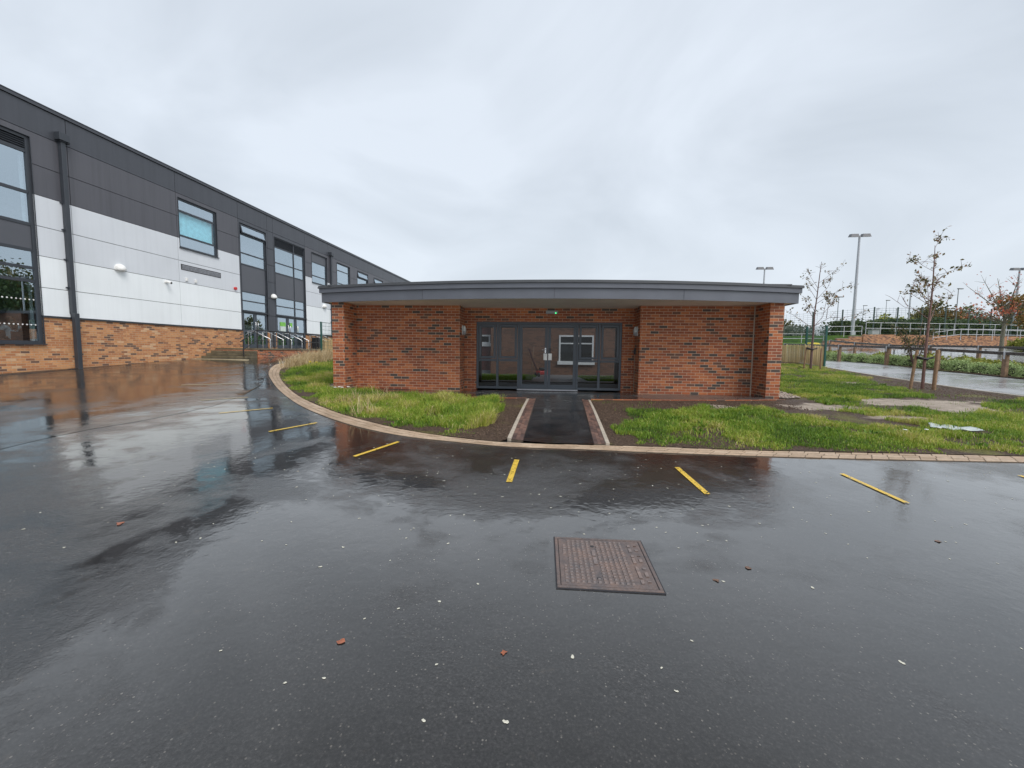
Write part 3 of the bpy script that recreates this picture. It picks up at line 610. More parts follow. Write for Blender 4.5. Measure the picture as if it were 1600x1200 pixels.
# lobby
b = MB(); b.box(-1.556,3.4346,1.76,4.2,-.02,0.0); b.build('lobby_floor', MAT['carpet'], LB)
b = MB(); b.box(-1.556,3.4346,4.0,4.19,1.98,2.41); b.box(-1.556,-1.45,4.0,4.19,0,1.98); b.box(3.33,3.4346,4.0,4.19,0,1.98); b.build('lobby_rear_frame', MAT['frame'], LB)
# little wind-blown tufts left to the edge: gravel margins beside the wing walls
def gravel(name, poly, n_):
    tag(sheet(name+'_strip', poly, 0.036, MAT['joint'], 0.3), kind='structure')
    b = MB(); xs = [p[0] for p in poly]; ys = [p[1] for p in poly]; k = 0
    while k < n_:
        x, y = random.uniform(min(xs), max(xs)), random.uniform(min(ys), max(ys))
        if not inpoly(np.array([x]), np.array([y]), poly)[0]: continue
        r = random.uniform(.014,.03); b.sphere((x, y, G(x, y)+.045), r, (1,random.uniform(.6,1),.6), 6, 4); k += 1
    tag(b.build(name, MAT['pebble']), 'pebbles filling a narrow strip beside the brick wall', 'gravel', None, 'stuff')
gravel('gravel', [Bw(6.79,-.2), Bw(7.35,0.1), Bw(8.2,3.0), Bw(6.79,3.2)], 900)
gravel('gravel', [Bw(-4.93,-.15), Bw(-4.93,1.6), Bw(-6.0,1.2), Bw(-5.5,-.1)], 450)

# ---------------------------------------------------------------- courtyard behind the doors
CB = empty('courtyard_house', (0.8, 20.0, 0), BYAW, 'brown brick building with white windows seen through the glass doors', 'building')
b = MB(); b.box(-7,-1.85,.6,.9,-.3,2.9); b.build('wall', MAT['brick_maroon'], CB); b = MB(); b.box(-1.85,6.5,0,.3,-.3,2.9); b.build('wall', MAT['brick_brown'], CB)
b = MB(); b.box(-7.4,-.7,.1,5,2.9,3.05); b.box(-.7,6.9,-.4,5,2.902,3.05); b.build('roof', MAT['fascia_top'], CB)
def pvc(x0, x1, z0, z1, y, split):
    f = MB(); t_ = .075
    f.box(x0,x1,y-.06,y,z1-t_,z1); f.box(x0-.06,x1+.06,y-.12,y,z0-.09,z0+t_); f.box(x0,x0+t_,y-.06,y,z0+t_,z1-t_); f.box(x1-t_,x1,y-.06,y,z0+t_,z1-t_)
    for s in split: f.box(s-.04,s+.04,y-.058,y,z0+t_,z1-t_)
    f.box(x0+t_,x1-t_,y-.056,y,z1-.42,z1-.36)
    o = f.build('window', MAT['pvc'], CB, bevel=.004)
    g_ = MB(); g_.box(x0+t_,x1-t_,y-.03,y-.005,z0+t_,z1-t_); g_.build('pane', MAT['dark_glass'], o)
pvc(1.42,3.05,.62,1.92,0,[2.25]); pvc(-3.6,-1.95,1.45,1.93,.6,[-2.6])
cy = sheet('courtyard_paving', [Bw(-3,4.25),Bw(6,4.25),Bw(6.2,9.2),Bw(-5,9.8)], 0.10, plain('grey_courtyard_paving', (0.20,0.21,0.22), 0.35, 0, 0.15, 2), 0.5); tag(cy, kind='structure')
MW = empty('lawn_mower', (1.35,18.6,G(1.35,18.6)+.10), .4, 'red lawn mower with a long dark handle in the courtyard behind the glass', 'lawn mower')
b = MB(); b.box(-.25,.25,-.2,.2,.08,.26); b.build('deck', MAT['red'], MW, bevel=.05)
b = MB(); b.box(-.13,.13,-.1,.1,.26,.40); b.build('engine', MAT['black'], MW, bevel=.04)
for sx in (-.25,.25):
    for sy in (-.15,.15): b = MB(); b.tube([(sx-.025,sy,.09),(sx+.025,sy,.09)], .09, 14); b.build('wheel', MAT['black'], MW)
b = MB(); b.tube([(-.2,.1,.25),(-.42,.12,.7),(-.62,.15,1.25)], .028, 8); b.tube([(-.14,.2,.25),(-.36,.2,.7),(-.56,.2,1.25)], .028, 8); b.build('handle', plain('reddish_handle', (0.07,0.022,0.02), .5), MW)
b = MB(); b.tube([(0,0,0),(.12,.35,1.35)], .022, 8); b.box(-.07,.07,-.015,.015,0,.22)
o = b.build('garden_spade', MAT['timber']); o.location = (.86,18.7,G(.86,18.7)+.1); tag(o, 'thin wooden tool leaning against the brown wall in the courtyard, left of the mower', 'garden tool')

# ---------------------------------------------------------------- school building with cladding on the left
SRZ = 1.4657; FO = Vector((-15.966,1.685,0))
SB = empty('school_building', FO, SRZ, 'long two storey building clad in dark grey and white panels over a buff brick base', 'building')
cS, sS = math.cos(SRZ), math.sin(SRZ)
def Fw(s_, off, z=0): return Vector((FO.x+cS*s_+sS*off, FO.y+sS*s_-cS*off, z))   # off = metres out from the wall
LV = [2.08,2.96,3.93,4.84,5.78,6.68,7.63,8.46]
SE = [-6,-2,2,5.4,8.55,12.51,16.4,19.85,21.97,22.45,25.45,28.18,31.3,34.4,37.5,40.5,43.6,46.7,49.8,52.9,56]
OP = [(8.6,11.52,1.2,7.45),(16.5,18.5,5.39,7.46),(19.95,21.85,1.14,7.46),(22.55,25.40,1.14,7.45),(26.17,28.0,5.5,7.45)]
WF = [(29.33,31.25,5.4,7.45),(32.47,34.36,5.4,7.45),(35.52,37.41,5.4,7.43),(38.6,40.4,5.4,7.43),(41.7,43.5,5.4,7.43),(2.3,5.2,5.4,7.45),(-5.6,-2.4,5.4,7.45)]
OP += WF
def cut(rects, op):
    o = []
    for (a, b_, c, d) in rects:
        x0, x1, z0, z1 = op
        if x0 >= b_ or x1 <= a or z0 >= d or z1 <= c: o.append((a,b_,c,d)); continue
        if x0 > a: o.append((a,x0,c,d))
        if x1 < b_: o.append((x1,b_,c,d))
        m0, m1 = max(a,x0), min(b_,x1)
        if z0 > c: o.append((m0,m1,c,z0))
        if z1 < d: o.append((m0,m1,z1,d))
    return o
GP = .018; CLM = {'top':('dark_cladding','dark_clad'),'mid':('graphite_cladding','mid_clad'),'silver':('silver_cladding','silver_clad'),'white':('white_cladding','white_clad')}
for k in range(len(SE)-1):
    cl = {q: MB() for q in CLM}
    for r in range(len(LV)-1):
        a, b_, c, d = SE[k]+GP/2, SE[k+1]-GP/2, LV[r]+GP/2, LV[r+1]-GP/2
        rs = [(a,b_,c,d)]
        if 19.8 < SE[k] < 25.4: key = 'top'
        else: key = 'top' if r == 6 else 'mid' if r >= 4 else 'silver' if r >= 2 else 'white'
        for op in OP: rs = [q for R_ in rs for q in cut([R_], op)]
        for (x0,x1,z0,z1) in rs:
            if x1-x0 > .01 and z1-z0 > .01: cl[key].box(x0,x1,-.03,0.0,z0,z1)
    if SE[k] == 21.97: cl['top'].box(21.976,22.444,-.03,0,1.2,2.07)
    for q, (nm, mt) in CLM.items():
        if cl[q].f: cl[q].build(nm, MAT[mt], SB)
# backing wall with the same openings
bk = MB(); rs = [(-6,56,2.06,8.46)]
for op in OP: rs = [q for R_ in rs for q in cut([R_], op)]
for (x0,x1,z0,z1) in rs: bk.box(x0,x1,.012,.20,z0,z1)
bk.build('backing_wall', MAT['gap'], SB)
pl = MB(); rs = [(-6,56,-.5,2.03)]
for op in OP[:5]: rs = [q for R_ in rs for q in cut([R_], (op[0],op[1],op[2],op[3]))]
for (x0,x1,z0,z1) in rs: pl.box(x0,x1,-.012,.22,z0,z1)
pl.build('brick_plinth', MAT['brick_buff'], SB)
tb = MB()
for a, b_ in ((-6,8.6),(11.52,19.93),(25.42,56)): tb.box(a,b_,-.06,.01,2.032,2.082)
tb.build('plinth_flashing', MAT['frame'], SB)
b = MB(); b.box(-6.1,56.1,-.075,.5,8.465,8.56); b.box(-6.1,56.1,-.09,.5,8.562,8.585); b.build('roof_coping', MAT['dark_clad'], SB)
b = MB(); b.box(-6,56,.2,14,8.3,8.44); b.build('roof', MAT['fascia_top'], SB)
b = MB(); b.box(-6,56,13.8,14,-.5,8.3); b.box(-6,-5.8,.2,13.8,-.5,8.3); b.box(55.8,56,.2,13.8,-.5,8.3); b.build('outer_wall', MAT['white_clad'], SB)
b = MB(); b.box(-5.8,17.2,.22,6,.55,.72); b.box(17.2,55.8,.22,6,.9,1.12); b.build('floor', MAT['carpet'], SB)
b = MB(); b.box(-5.8,55.8,.22,6,4.35,4.75); b.build('upper_floor', MAT['inner'], SB)
b = MB(); b.box(-5.8,55.8,6,6.15,.2,8.3)
for s_ in (7.5,15.2,19.5,22.21,25.8,28.6,31.9,35,38,41,44): b.box(s_-.06,s_+.06,.24,6,.45,8.29)
b.build('inner_wall', MAT['inner'], SB)
GL = MAT['glass']; FR = MAT['frame']
def glazing(name, s0, s1, z0, z1, cols, rows, kinds, parent=SB, gm=None, y=.05, fw_=.06, reveal=True):
    """frame with mullions at cols, transoms at rows; kinds[(c,r)] picks the infill of each cell"""
    f = MB(); cs = [s0]+cols+[s1]; rz_ = [z0]+rows+[z1]
    f.box(s0,s1,y-.04,y+.05,z0,z0+fw_); f.box(s0,s1,y-.04,y+.05,z1-fw_,z1); f.box(s0,s0+fw_,y-.04,y+.05,z0+fw_,z1-fw_); f.box(s1-fw_,s1,y-.04,y+.05,z0+fw_,z1-fw_)
    for c in cols: f.box(c-fw_/2,c+fw_/2,y-.035,y+.045,z0+fw_,z1-fw_)
    edges = [s0+fw_]+[e for c in cols for e in (c-fw_/2, c+fw_/2)]+[s1-fw_]
    for r in rows:
        for k in range(0, len(edges), 2): f.box(edges[k],edges[k+1],y-.03,y+.04,r-fw_/2,r+fw_/2)
    if reveal:
        f.box(s0-.012,s0,-.045,.20,z0,z1); f.box(s1,s1+.012,-.045,.20,z0,z1); f.box(s0-.012,s1+.012,-.045,.20,z1,z1+.012); f.box(s0-.03,s1+.03,-.09,.20,z0-.03,z0)
    o = f.build(name, FR, parent)
    for ci in range(len(cs)-1):
        for ri in range(len(rz_)-1):
            x0, x1 = edges[2*ci], edges[2*ci+1]; za = rz_[ri]+(fw_ if ri == 0 else fw_/2); zb = rz_[ri+1]-(fw_ if ri == len(rz_)-2 else fw_/2)
            kd = kinds.get((ci,ri), kinds.get(ri, 'pane')); p_ = MB()
            if kd == 'pane': p_.box(x0,x1,y,y+.006,za,zb); p_.build('pane', gm if gm and ri == 1 else GL, o)
            elif kd == 'infill': p_.box(x0,x1,y-.01,y+.03,za,zb); p_.build('infill_panel', MAT['infill'], o)
            elif kd == 'louvre':
                n_ = int((zb-za)/.06)
                for q in range(n_):
                    zq = za+q*(zb-za)/n_; p_.add([(x0,y-.02,zq+.012),(x1,y-.02,zq+.012),(x1,y+.04,zq+.058),(x0,y+.04,zq+.058),(x0,y-.02,zq),(x1,y-.02,zq),(x1,y+.04,zq+.046),(x0,y+.04,zq+.046)], [(0,1,2,3),(7,6,5,4),(0,4,5,1),(2,6,7,3)])
                p_.box(x0,x1,y+.05,y+.06,za,zb); p_.build('louvre', FR, o)
            elif kd == 'sash':     # top-hung light standing a little open
                m_ = .05; ang = math.radians(14); c_, s__ = math.cos(ang), math.sin(ang); h_ = zb-za
                def tip(x, yy, zz): dz = zz-zb; return (x, y-.045+(yy)*c_+dz*s__, zb+dz*c_-yy*s__)
                q_ = MB()
                for (xa,xb,z_a,z_b) in ((x0,x1,zb-m_,zb),(x0,x1,za,za+m_),(x0,x0+m_,za+m_,zb-m_),(x1-m_,x1,za+m_,zb-m_)):
                    vs = [tip(x,yy,zz) for yy in (-.02,.03) for x,zz in ((xa,z_a),(xb,z_a),(xb,z_b),(xa,z_b))]
                    q_.add(vs, [(0,1,2,3),(7,6,5,4),(0,4,5,1),(1,5,6,2),(2,6,7,3),(3,7,4,0)])
                q_.build('opening_sash', FR, o); p_.quad(tip(x0+m_,0,za+m_),tip(x1-m_,0,za+m_),tip(x1-m_,0,zb-m_),tip(x0+m_,0,zb-m_)); p_.build('pane', GL, o)
    return o
wa = glazing('window', 8.6,11.52,1.2,7.45, [10.06], [3.12,3.52,4.06,4.84,5.79,7.0], {0:'pane',1:'pane',2:'pane',3:'infill',4:'pane',5:'pane',6:'louvre'}, fw_=.09)
# light restraint strip at the right of the big panes, and the rows of white dots on the glass
for z0, z1 in ((.72,3.1),(4.9,6.9)): b = MB(); b.box(11.44,11.49,.25,.31,z0,z1); b.build('inner_post', MAT['white_plastic'], wa)
b = MB()
for zr in (2.55,1.78):
    for k in range(26): b.tube([(8.75+k*.105,.046,zr),(8.75+k*.105,.0485,zr)], .022, 8)
b.build('glass_dots', MAT['white_plastic'], wa)
wb = glazing('window', 16.5,18.5,5.39,7.46, [], [5.92,6.95], {}, fw_=.07, gm=MAT['glass_clear'])
b = MB(); b.box(16.58,18.42,.16,.165,5.96,6.91); b.build('blind', MAT['blind'], wb)
wc = glazing('glazed_bay', 19.95,21.85,3.05,7.46, [], [3.59,4.05,5.44,6.0,6.93], {0:'pane',1:'pane',2:'infill',3:'pane',4:'pane',5:'sash'}, fw_=.06)
wd_ = glazing('glazed_bay', 22.55,25.40,3.05,7.45, [24.36], [3.59,4.08,5.47,6.05,6.92], {0:'pane',1:'pane',2:'infill',3:'pane',4:'pane',5:'louvre'}, fw_=.06)
we = glazing('window', 26.17,28.0,5.5,7.45, [], [5.98,6.86], {2:'infill'}, fw_=.06)
for k, q in enumerate(WF): glazing('window', *q, [], [6.0,6.92], {2:'sash' if k in (1,2) else 'pane'}, fw_=.06)
def sdoor(s0, s1, hinge):
    d_ = MB(); z0, z1 = 1.15, 3.03; t_ = .10; y = .05
    d_.box(s0,s1,y-.03,y+.03,z1-t_,z1); d_.box(s0,s1,y-.03,y+.03,z0,z0+.2); d_.box(s0,s0+t_,y-.03,y+.03,z0+.2,z1-t_); d_.box(s1-t_,s1,y-.03,y+.03,z0+.2,z1-t_); d_.box(s0+t_,s1-t_,y-.03,y+.03,1.97,2.10)
    o = d_.build('door', MAT['frame_blue'], SB)
    p_ = MB(); p_.box(s0+t_,s1-t_,y,y+.006,z0+.2,1.97); p_.build('pane', GL, o); p_ = MB(); p_.box(s0+t_,s1-t_,y,y+.006,2.10,z1-t_); p_.build('pane', GL, o)
    hx = s1-.08 if hinge == 'l' else s0+.08
    h_ = MB(); h_.tube([(hx,y-.03,2.08),(hx,y-.11,2.08),(hx,y-.11,2.52),(hx,y-.03,2.52)], .017, 8); h_.build('handle', MAT['steel'], o)
    return o
sdoor(20.0,20.9,'l'); sdoor(20.91,21.8,'r')
d1 = sdoor(22.6,23.62,'l'); d2 = sdoor(23.63,24.36,'r'); d3 = sdoor(24.38,25.36,'r')
b = MB(); b.box(22.93,23.42,.030,.034,2.45,2.69); b.build('green_poster', MAT['green_paper'], d1); b = MB(); b.box(22.93,23.42,.030,.034,2.16,2.44); b.build('white_notice', MAT['white_paper'], d1)
b = MB(); b.box(23.82,24.06,.030,.034,2.46,2.69); b.build('green_poster', MAT['green_paper'], d2)
b = MB(); b.box(24.52,24.68,.030,.034,2.2,2.5); b.build('white_notice', MAT['white_paper'], d3)
# downpipes with hopper heads
for s_, zb in ((12.31,.30),(28.42,1.0)):
    b = MB(); b.box(s_-.065,s_+.065,-.165,-.032,2.2,7.68); pp = b.build('downpipe', MAT['frame'], SB, bevel=.012)
    b = MB(); b.box(s_-.15,s_+.15,-.24,-.033,7.69,7.93); b.box(s_-.10,s_+.17,-.20,-.033,7.66,7.69); b.build('hopper_head', MAT['frame'], pp, bevel=.01)
    b = MB(); b.box(s_-.065,s_+.065,-.25,-.10,zb,2.22); b.box(s_-.064,s_+.064,-.099,-.061,2.085,2.2); b.build('lower_pipe', MAT['frame'], pp, bevel=.012)
    b = MB()
    for zq in (3.05,3.95,4.9,5.75): b.box(s_-.12,s_+.09,-.09,-.031,zq-.02,zq+.02)
    b.build('pipe_bracket', MAT['frame'], pp)
# fittings on the wall
for s_, z_ in ((13.94,3.98),(22.32,4.03),(27.5,4.04)):
    b = MB(); b.sphere((s_,-.05,z_), .19, (1,.95,1.0), 16, 10, z0=-.35); b.box(s_-.12,s_+.12,-.05,-.03,z_-.07,z_+.12); b.build('wall_lamp', MAT['white_plastic'], SB)
b = MB(); b.box(15.7,15.82,-.08,-.03,3.78,3.88); b.tube([(15.76,-.08,3.83),(15.76,-.28,3.77)], .05, 12); cc = b.build('security_camera', MAT['white_plastic'], SB)
b = MB(); b.tube([(15.76,-.279,3.77),(15.76,-.29,3.767)], .035, 12); b.build('camera_lens', MAT['black'], cc)
for s_ in (16.72,17.18): b = MB(); b.box(s_-.05,s_+.05,-.09,-.03,4.0,4.15); b.build('wall_sensor', MAT['white_plastic'], SB, bevel=.02)
b = MB(); b.tube([(19.47,-.03,4.1),(19.47,-.12,4.1)], .07, 12); b.build('alarm_sounder', MAT['red'], SB)
b = MB()
for k in range(4): zq = 4.49+k*.048; b.box(16.54,18.58,-.055,-.031,zq,zq+.026)
gr = b.build('vent_grille', MAT['galv'], SB)
b = MB(); b.box(16.5,18.62,-.04,-.0305,4.46,4.70); b.build('vent_surround', MAT['gap'], gr)
# room contents behind the big window
def person_and_chair():
    ch = empty('chair', Fw(11.33,-.80,.72), SRZ, 'dark chair with thin metal legs inside the big window', 'chair')
    b = MB(); b.box(-.22,.22,-.22,.22,.43,.47); b.build('seat', MAT['trousers'], ch, bevel=.01)
    b = MB(); b.box(-.22,.22,-.25,-.22,.55,.85); b.build('backrest', MAT['trousers'], ch, bevel=.01)
    for x in (-.2,.2):
        for y in (-.2,.2): b = MB(); b.tube([(x,y,0),(x*.9,y*.9,.43)], .011, 6); b.build('leg', MAT['steel'], ch)
    tb_ = empty('table', Fw(11.3,-1.55,.72), SRZ, 'dark table with steel legs behind the big window', 'table')
    b = MB(); b.box(-.8,.7,-.35,.35,.72,.75); b.build('table_top', MAT['grey_plastic'], tb_)
    for x in (-.7,.6):
        for y in (-.3,.3): b = MB(); b.tube([(x,y,0),(x,y,.72)], .016, 6); b.build('leg', MAT['steel'], tb_)
    # seated figure, back to the glass (local +y is into the room)
    def skin(name, J, E, mats, parent=None, sub=2):
        me = bpy.data.meshes.new(name); me.from_pydata([j[0] for j in J], E, []); o = bpy.data.objects.new(name, me); COL.objects.link(o)
        sk = o.modifiers.new('skin', 'SKIN'); sl_ = me.skin_vertices[0].data
        for i_, j in enumerate(J): sl_[i_].radius = j[1]
        sl_[0].use_root = True; ss = o.modifiers.new('sub', 'SUBSURF'); ss.levels = sub; ss.render_levels = sub
        me.materials.append(mats)
        if parent: o.parent = parent
        return o
    J = [((0,0,.55),(.15,.11)),((0,.01,.72),(.13,.095)),((0,.03,.90),(.15,.10)),((0,.04,1.02),(.11,.08)),((0,.05,1.10),(.05,.05)),((0,.07,1.17),(.07,.085)),((0,.08,1.26),(.085,.10)),((0,.08,1.33),(.06,.07)),
         ((-.17,.04,1.0),(.055,.055)),((-.24,.12,.80),(.042,.042)),((-.16,.36,.76),(.032,.032)),((-.12,.44,.77),(.035,.02)),
         ((.17,.04,1.0),(.055,.055)),((.25,.16,.86),(.042,.042)),((.20,.26,1.08),(.032,.032)),((.17,.28,1.16),(.035,.02)),
         ((-.10,.06,.55),(.085,.085)),((-.12,.45,.52),(.06,.06)),((-.12,.46,.10),(.045,.045)),((-.12,.58,.05),(.04,.03)),
         ((.10,.06,.55),(.085,.085)),((.12,.45,.52),(.06,.06)),((.12,.46,.10),(.045,.045)),((.12,.58,.05),(.04,.03))]
    E = [(0,1),(1,2),(2,3),(3,4),(4,5),(5,6),(6,7),(3,8),(8,9),(9,10),(10,11),(3,12),(12,13),(13,14),(14,15),(0,16),(16,17),(17,18),(18,19),(0,20),(20,21),(21,22),(22,23)]
    pr = skin('person', J, E, MAT['skin']); pr.location = Fw(11.33,-.82,.72); pr.rotation_euler = (0,0,SRZ)
    tag(pr, 'person with long brown hair and white top sitting with back to the window', 'person')
    g_ = .018
    T = [J[0],J[1],J[2],J[3],J[8],J[12],((-.215,.09,.88),J[9][1]),((.22,.11,.91),J[13][1])]; T = [(p,(r[0]+g_,r[1]+g_)) for p,r in T]
    skin('shirt', T, [(0,1),(1,2),(2,3),(3,4),(3,5),(4,6),(5,7)], MAT['shirt'], pr)
    Lg = [J[0],J[16],J[17],J[18],J[20],J[21],J[22]]; Lg = [(p,(r[0]+.012,r[1]+.012)) for p,r in Lg]
    skin('trousers', Lg, [(0,1),(1,2),(2,3),(0,4),(4,5),(5,6)], MAT['trousers'], pr)
    H = [((0,.055,1.30),(.10,.10)),((0,.02,1.20),(.10,.075)),((0,-.04,1.06),(.075,.04)),((0,-.07,.92),(.045,.025))]
    skin('hair', H, [(0,1),(1,2),(2,3)], MAT['hair'], pr)
person_and_chair()
for k, (s_, d_, z_, lab) in enumerate(((10.9,1.2,4.33,'round lit ceiling lamp behind the lower pane of the big window'),(9.6,2.2,8.28,'lit ceiling lamp on the upper floor behind the big window'),(30.4,1.2,8.28,'warm lit ceiling lamp behind an upper window above the low roof'))):
    b = MB(); b.tube([(0,0,-.05),(0,0,0)], .16, 16); lm = b.build('ceiling_lamp', MAT['room_lamp']); lm.location = Fw(s_,-d_,z_); tag(lm, lab, 'ceiling lamp')

# raised landing, steps and rails in front of the doors
LD = empty('entrance_landing', FO, SRZ, 'raised brick landing with mossy steps in front of the glazed school doors', 'landing')
b = MB(); b.box(18.1,36,-2.2,-.07,.2,1.06); b.build('retaining_wall', MAT['brick_red'], LD)
b = MB(); b.box(18.1,36.05,-2.24,-.065,1.062,1.135); b.build('landing_slab', MAT['step'], LD, bevel=.01)
for k in range(4):
    z1 = .66+k*.118; b = MB(); b.box(17.05+k*.27,18.095,-2.18,-.02,.35 if k == 0 else z1-.112,z1); st_ = b.build('step', MAT['step'], LD, bevel=.012)
b = MB(); b.box(16.8,17.0,-2.6,.0,.4,.645); b.build('step_nosing', MAT['step_edge'], LD)
RL = empty('black_railing', FO, SRZ, 'black metal handrail along the edge of the raised landing', 'railing')
b = MB(); b.tube([(17.15,-2.12,1.42),(18.15,-2.12,1.98),(30,-2.12,1.98)], .026, 8); b.tube([(17.25,-2.12,1.05),(18.15,-2.12,1.50),(30,-2.12,1.50)], .018, 8); b.build('rail', MAT['black'], RL)
for k, s_ in enumerate((17.3,18.2,19.35,20.6,21.8,23.0,24.2,25.4,26.6)): b = MB(); b.tube([(s_,-2.12,.78 if k == 0 else 1.135),(s_,-2.12,1.97 if k else 1.5)], .024, 8); b.build('post', MAT['black'], RL)
HR = [(19.62,-.55),(20.65,-.55),(21.35,-.55),(22.3,-.55),(22.95,-.55),(24.95,-.55),(26.0,-.55)]
for k, (s_, y_) in enumerate(HR):
    b = MB(); d_ = -.95; b.tube([(s_,y_,1.135),(s_,y_,2.0),(s_+.15,y_+d_*.25,2.0),(s_+.3,y_+d_,1.62),(s_+.3,y_+d_,1.135)], .021, 8)
    labs = ['leftmost stainless steel handrail hoop, left of the first pair of doors','second stainless handrail hoop from the left, before the first pair of doors','stainless handrail hoop beside the dark pier between the doors','stainless handrail hoop left of the doors with the green poster','stainless handrail hoop in front of the doors with the green poster','stainless handrail hoop right of the doors with the green poster','rightmost stainless handrail hoop next to the green mesh fence post']
    o = b.build('handrail', MAT['steel']); o.location = FO; o.rotation_euler = (0,0,SRZ); tag(o, labs[k], 'handrail', 'stainless handrails on the landing')
BB = MB(); BB.box(-.35,.35,-.25,.25,0,.75); o = BB.build('storage_box', MAT['black'], bevel=.03); o.location = Fw(25.9,.5,1.135); o.rotation_euler = (0,0,SRZ); tag(o, 'black box standing by the wall at the far end of the landing', 'box')

# ---------------------------------------------------------------- leaf and grass machinery
def quads_cloud(P, size, tint, name, mat, parent=None, up_bias=0.0, long_=1.6):
    """one small leaf (a folded diamond) at each point"""
    n = len(P); P = np.asarray(P); a = rng.normal(size=(n,3)); a /= np.linalg.norm(a, axis=1)[:, None]
    r = rng.normal(size=(n,3)); r[:,2] += up_bias; b_ = np.cross(a, r); b_ /= np.linalg.norm(b_, axis=1)[:, None]+1e-9
    sz = (np.asarray(size)*rng.uniform(.65,1.35,n))[:, None]; c_ = np.cross(a, b_)
    v = np.stack([P-a*sz*long_/2, P+b_*sz*.5+c_*sz*.12, P+a*sz*long_/2, P-b_*sz*.5+c_*sz*.12], 1).reshape(-1,3)
    q = np.arange(n*4).reshape(n,4); o = np_mesh(name, v, [q], mat, parent); attr_float(o, 'tint', np.repeat(tint, 4)); return o
GRASS_STOPS = [(0,(0.060,0.125,0.018)),(0.28,(0.155,0.28,0.032)),(0.6,(0.29,0.40,0.046)),(0.85,(0.52,0.49,0.11)),(1,(0.62,0.52,0.27))]
MAT['grass'] = leafmat('lawn_grass_blade', GRASS_STOPS, trans=.3)
MAT['dry'] = leafmat('dry_straw_grass', [(0,(0.40,0.29,0.15)),(0.6,(0.62,0.49,0.29)),(1,(0.74,0.62,0.41))], trans=.3)
def blades(name, x, y, h, wd, tint, lean, mat, label, off=.03):
    n = len(x); z = gz(x, y)+off; th = rng.uniform(0, 2*np.pi, n); dx, dy = np.cos(th), np.sin(th); ph = rng.uniform(0, 2*np.pi, n); lx, ly = np.cos(ph)*lean*h, np.sin(ph)*lean*h
    b0 = np.stack([x,y,z-.01],1); w0 = np.stack([dx*wd/2, dy*wd/2, np.zeros(n)],1)
    m_ = np.stack([x+lx*.35, y+ly*.35, z+h*.6],1); t_ = np.stack([x+lx, y+ly, z+h*(1-.35*np.minimum(lean,1.2)**2)],1)
    v = np.stack([b0-w0, b0+w0, m_+w0*.8, m_-w0*.8, t_],1).reshape(-1,3); k = np.arange(n)[:,None]*5
    o = np_mesh(name, v, [k+np.array([[0,1,2,3]]), k+np.array([[3,2,4]])], mat); attr_float(o, 'tint', np.repeat(np.clip(tint,0,1), 5))
    return tag(o, label, 'grass', None, 'stuff')
def dist_to(cv, x, y): 
    C_ = cv[::3]; d = np.full(len(x), 1e9)
    for k in range(0, len(x), 20000): d[k:k+20000] = np.sqrt(((x[k:k+20000,None]-C_[None,:,0])**2+(y[k:k+20000,None]-C_[None,:,1])**2).min(1))
    return d
GL1 = [(-9.55,22.5),(-9.2,17.5),(-8.3,14.9),(-7.6,13.6),(-6.15,11.55),(-4.65,9.45),(-3.25,7.8),(-2.2,6.9),(-1.4,6.4),(-.85,6.22),(-.55,6.4),(-.25,7.2),(-.15,8.6),(-.15,9.3),(-1.5,9.75),(-2.9,10.3),(-3.9,10.9),(-4.8,11.35),(-5.05,11.5),(-5.6,12.3),(-4.9,12.9),(-4.5,22.5)]
GR1 = [(1.6,5.78),(1.75,7.3),(2.5,8.3),(3.4,8.0),(4.8,8.95),(5.15,8.75),(5.5,7.7),(5.9,6.9),(6.8,6.95),(7.1,7.4),(6.9,7.85),(6.3,8.25),(6.5,8.5),(7.15,9.4),(7.2,9.9),(7.5,10.6),(8.2,13.0),(8.3,21.5),(12,23),(15.9,22.5),(15.3,20.5),(14.5,16.6),(13.1,15.3),(12.7,13.6),(11.6,11.6),(11.0,10.7),(8.7,10.6),(8.0,9.4),(9.2,9.15),(8.6,8.45),(9.6,8.6),(11,9.6),(12.3,10.3),(13.7,10.9),(12.9,8.3),(11.3,5.5),(6.5,5.42),(3.4,5.55)]
def scatter(poly, n_, clip=None):
    clip = clip or poly
    xs = [p[0] for p in poly]; ys = [p[1] for p in poly]; x = rng.uniform(min(xs), max(xs), n_); y = rng.uniform(min(ys), max(ys), n_); k = inpoly(x+(value_noise(x,y,.5,41)-.5)*.7+(value_noise(x,y,.15,43)-.5)*.35, y+(value_noise(x,y,.5,42)-.5)*.7+(value_noise(x,y,.15,44)-.5)*.35, poly) & inpoly(x, y, clip)
    x, y = x[k], y[k]; d = np.hypot(x, y); k = rng.random(len(x)) < np.clip((9.0/np.maximum(d,1))**1.3, .15, 1); return x[k], y[k]
# left lawn
x, y = scatter(GL1, 640000, leftpoly); de = dist_to(ki, x, y); cl1 = value_noise(x,y,.28,1); cl2 = value_noise(x,y,1.1,2)
patch = np.where(value_noise(x,y,.75,7)*.65+value_noise(x,y,.22,8)*.35 < .25, .2, 1)
keep = rng.random(len(x)) < patch*np.clip(.5+1.1*(cl1*.6+cl2*.6-.25),0.1,1)*np.clip((de-.02)/.22,.15,1); x, y, de, cl1, cl2 = x[keep], y[keep], de[keep], cl1[keep], cl2[keep]
h = rng.uniform(.035,.10,len(x))*(.65+.9*cl1)*np.clip(.30+de*1.2,.25,1.35); tuft = value_noise(x,y,.5,5); h *= 1+1.0*np.clip(tuft-.62,0,1)*3
tint = .38+.75*(cl2-.45)+.45*(cl1-.5)+.5*np.clip(tuft-.55,0,1)+rng.normal(0,.14,len(x)); tint += .5*(rng.random(len(x)) < .04)
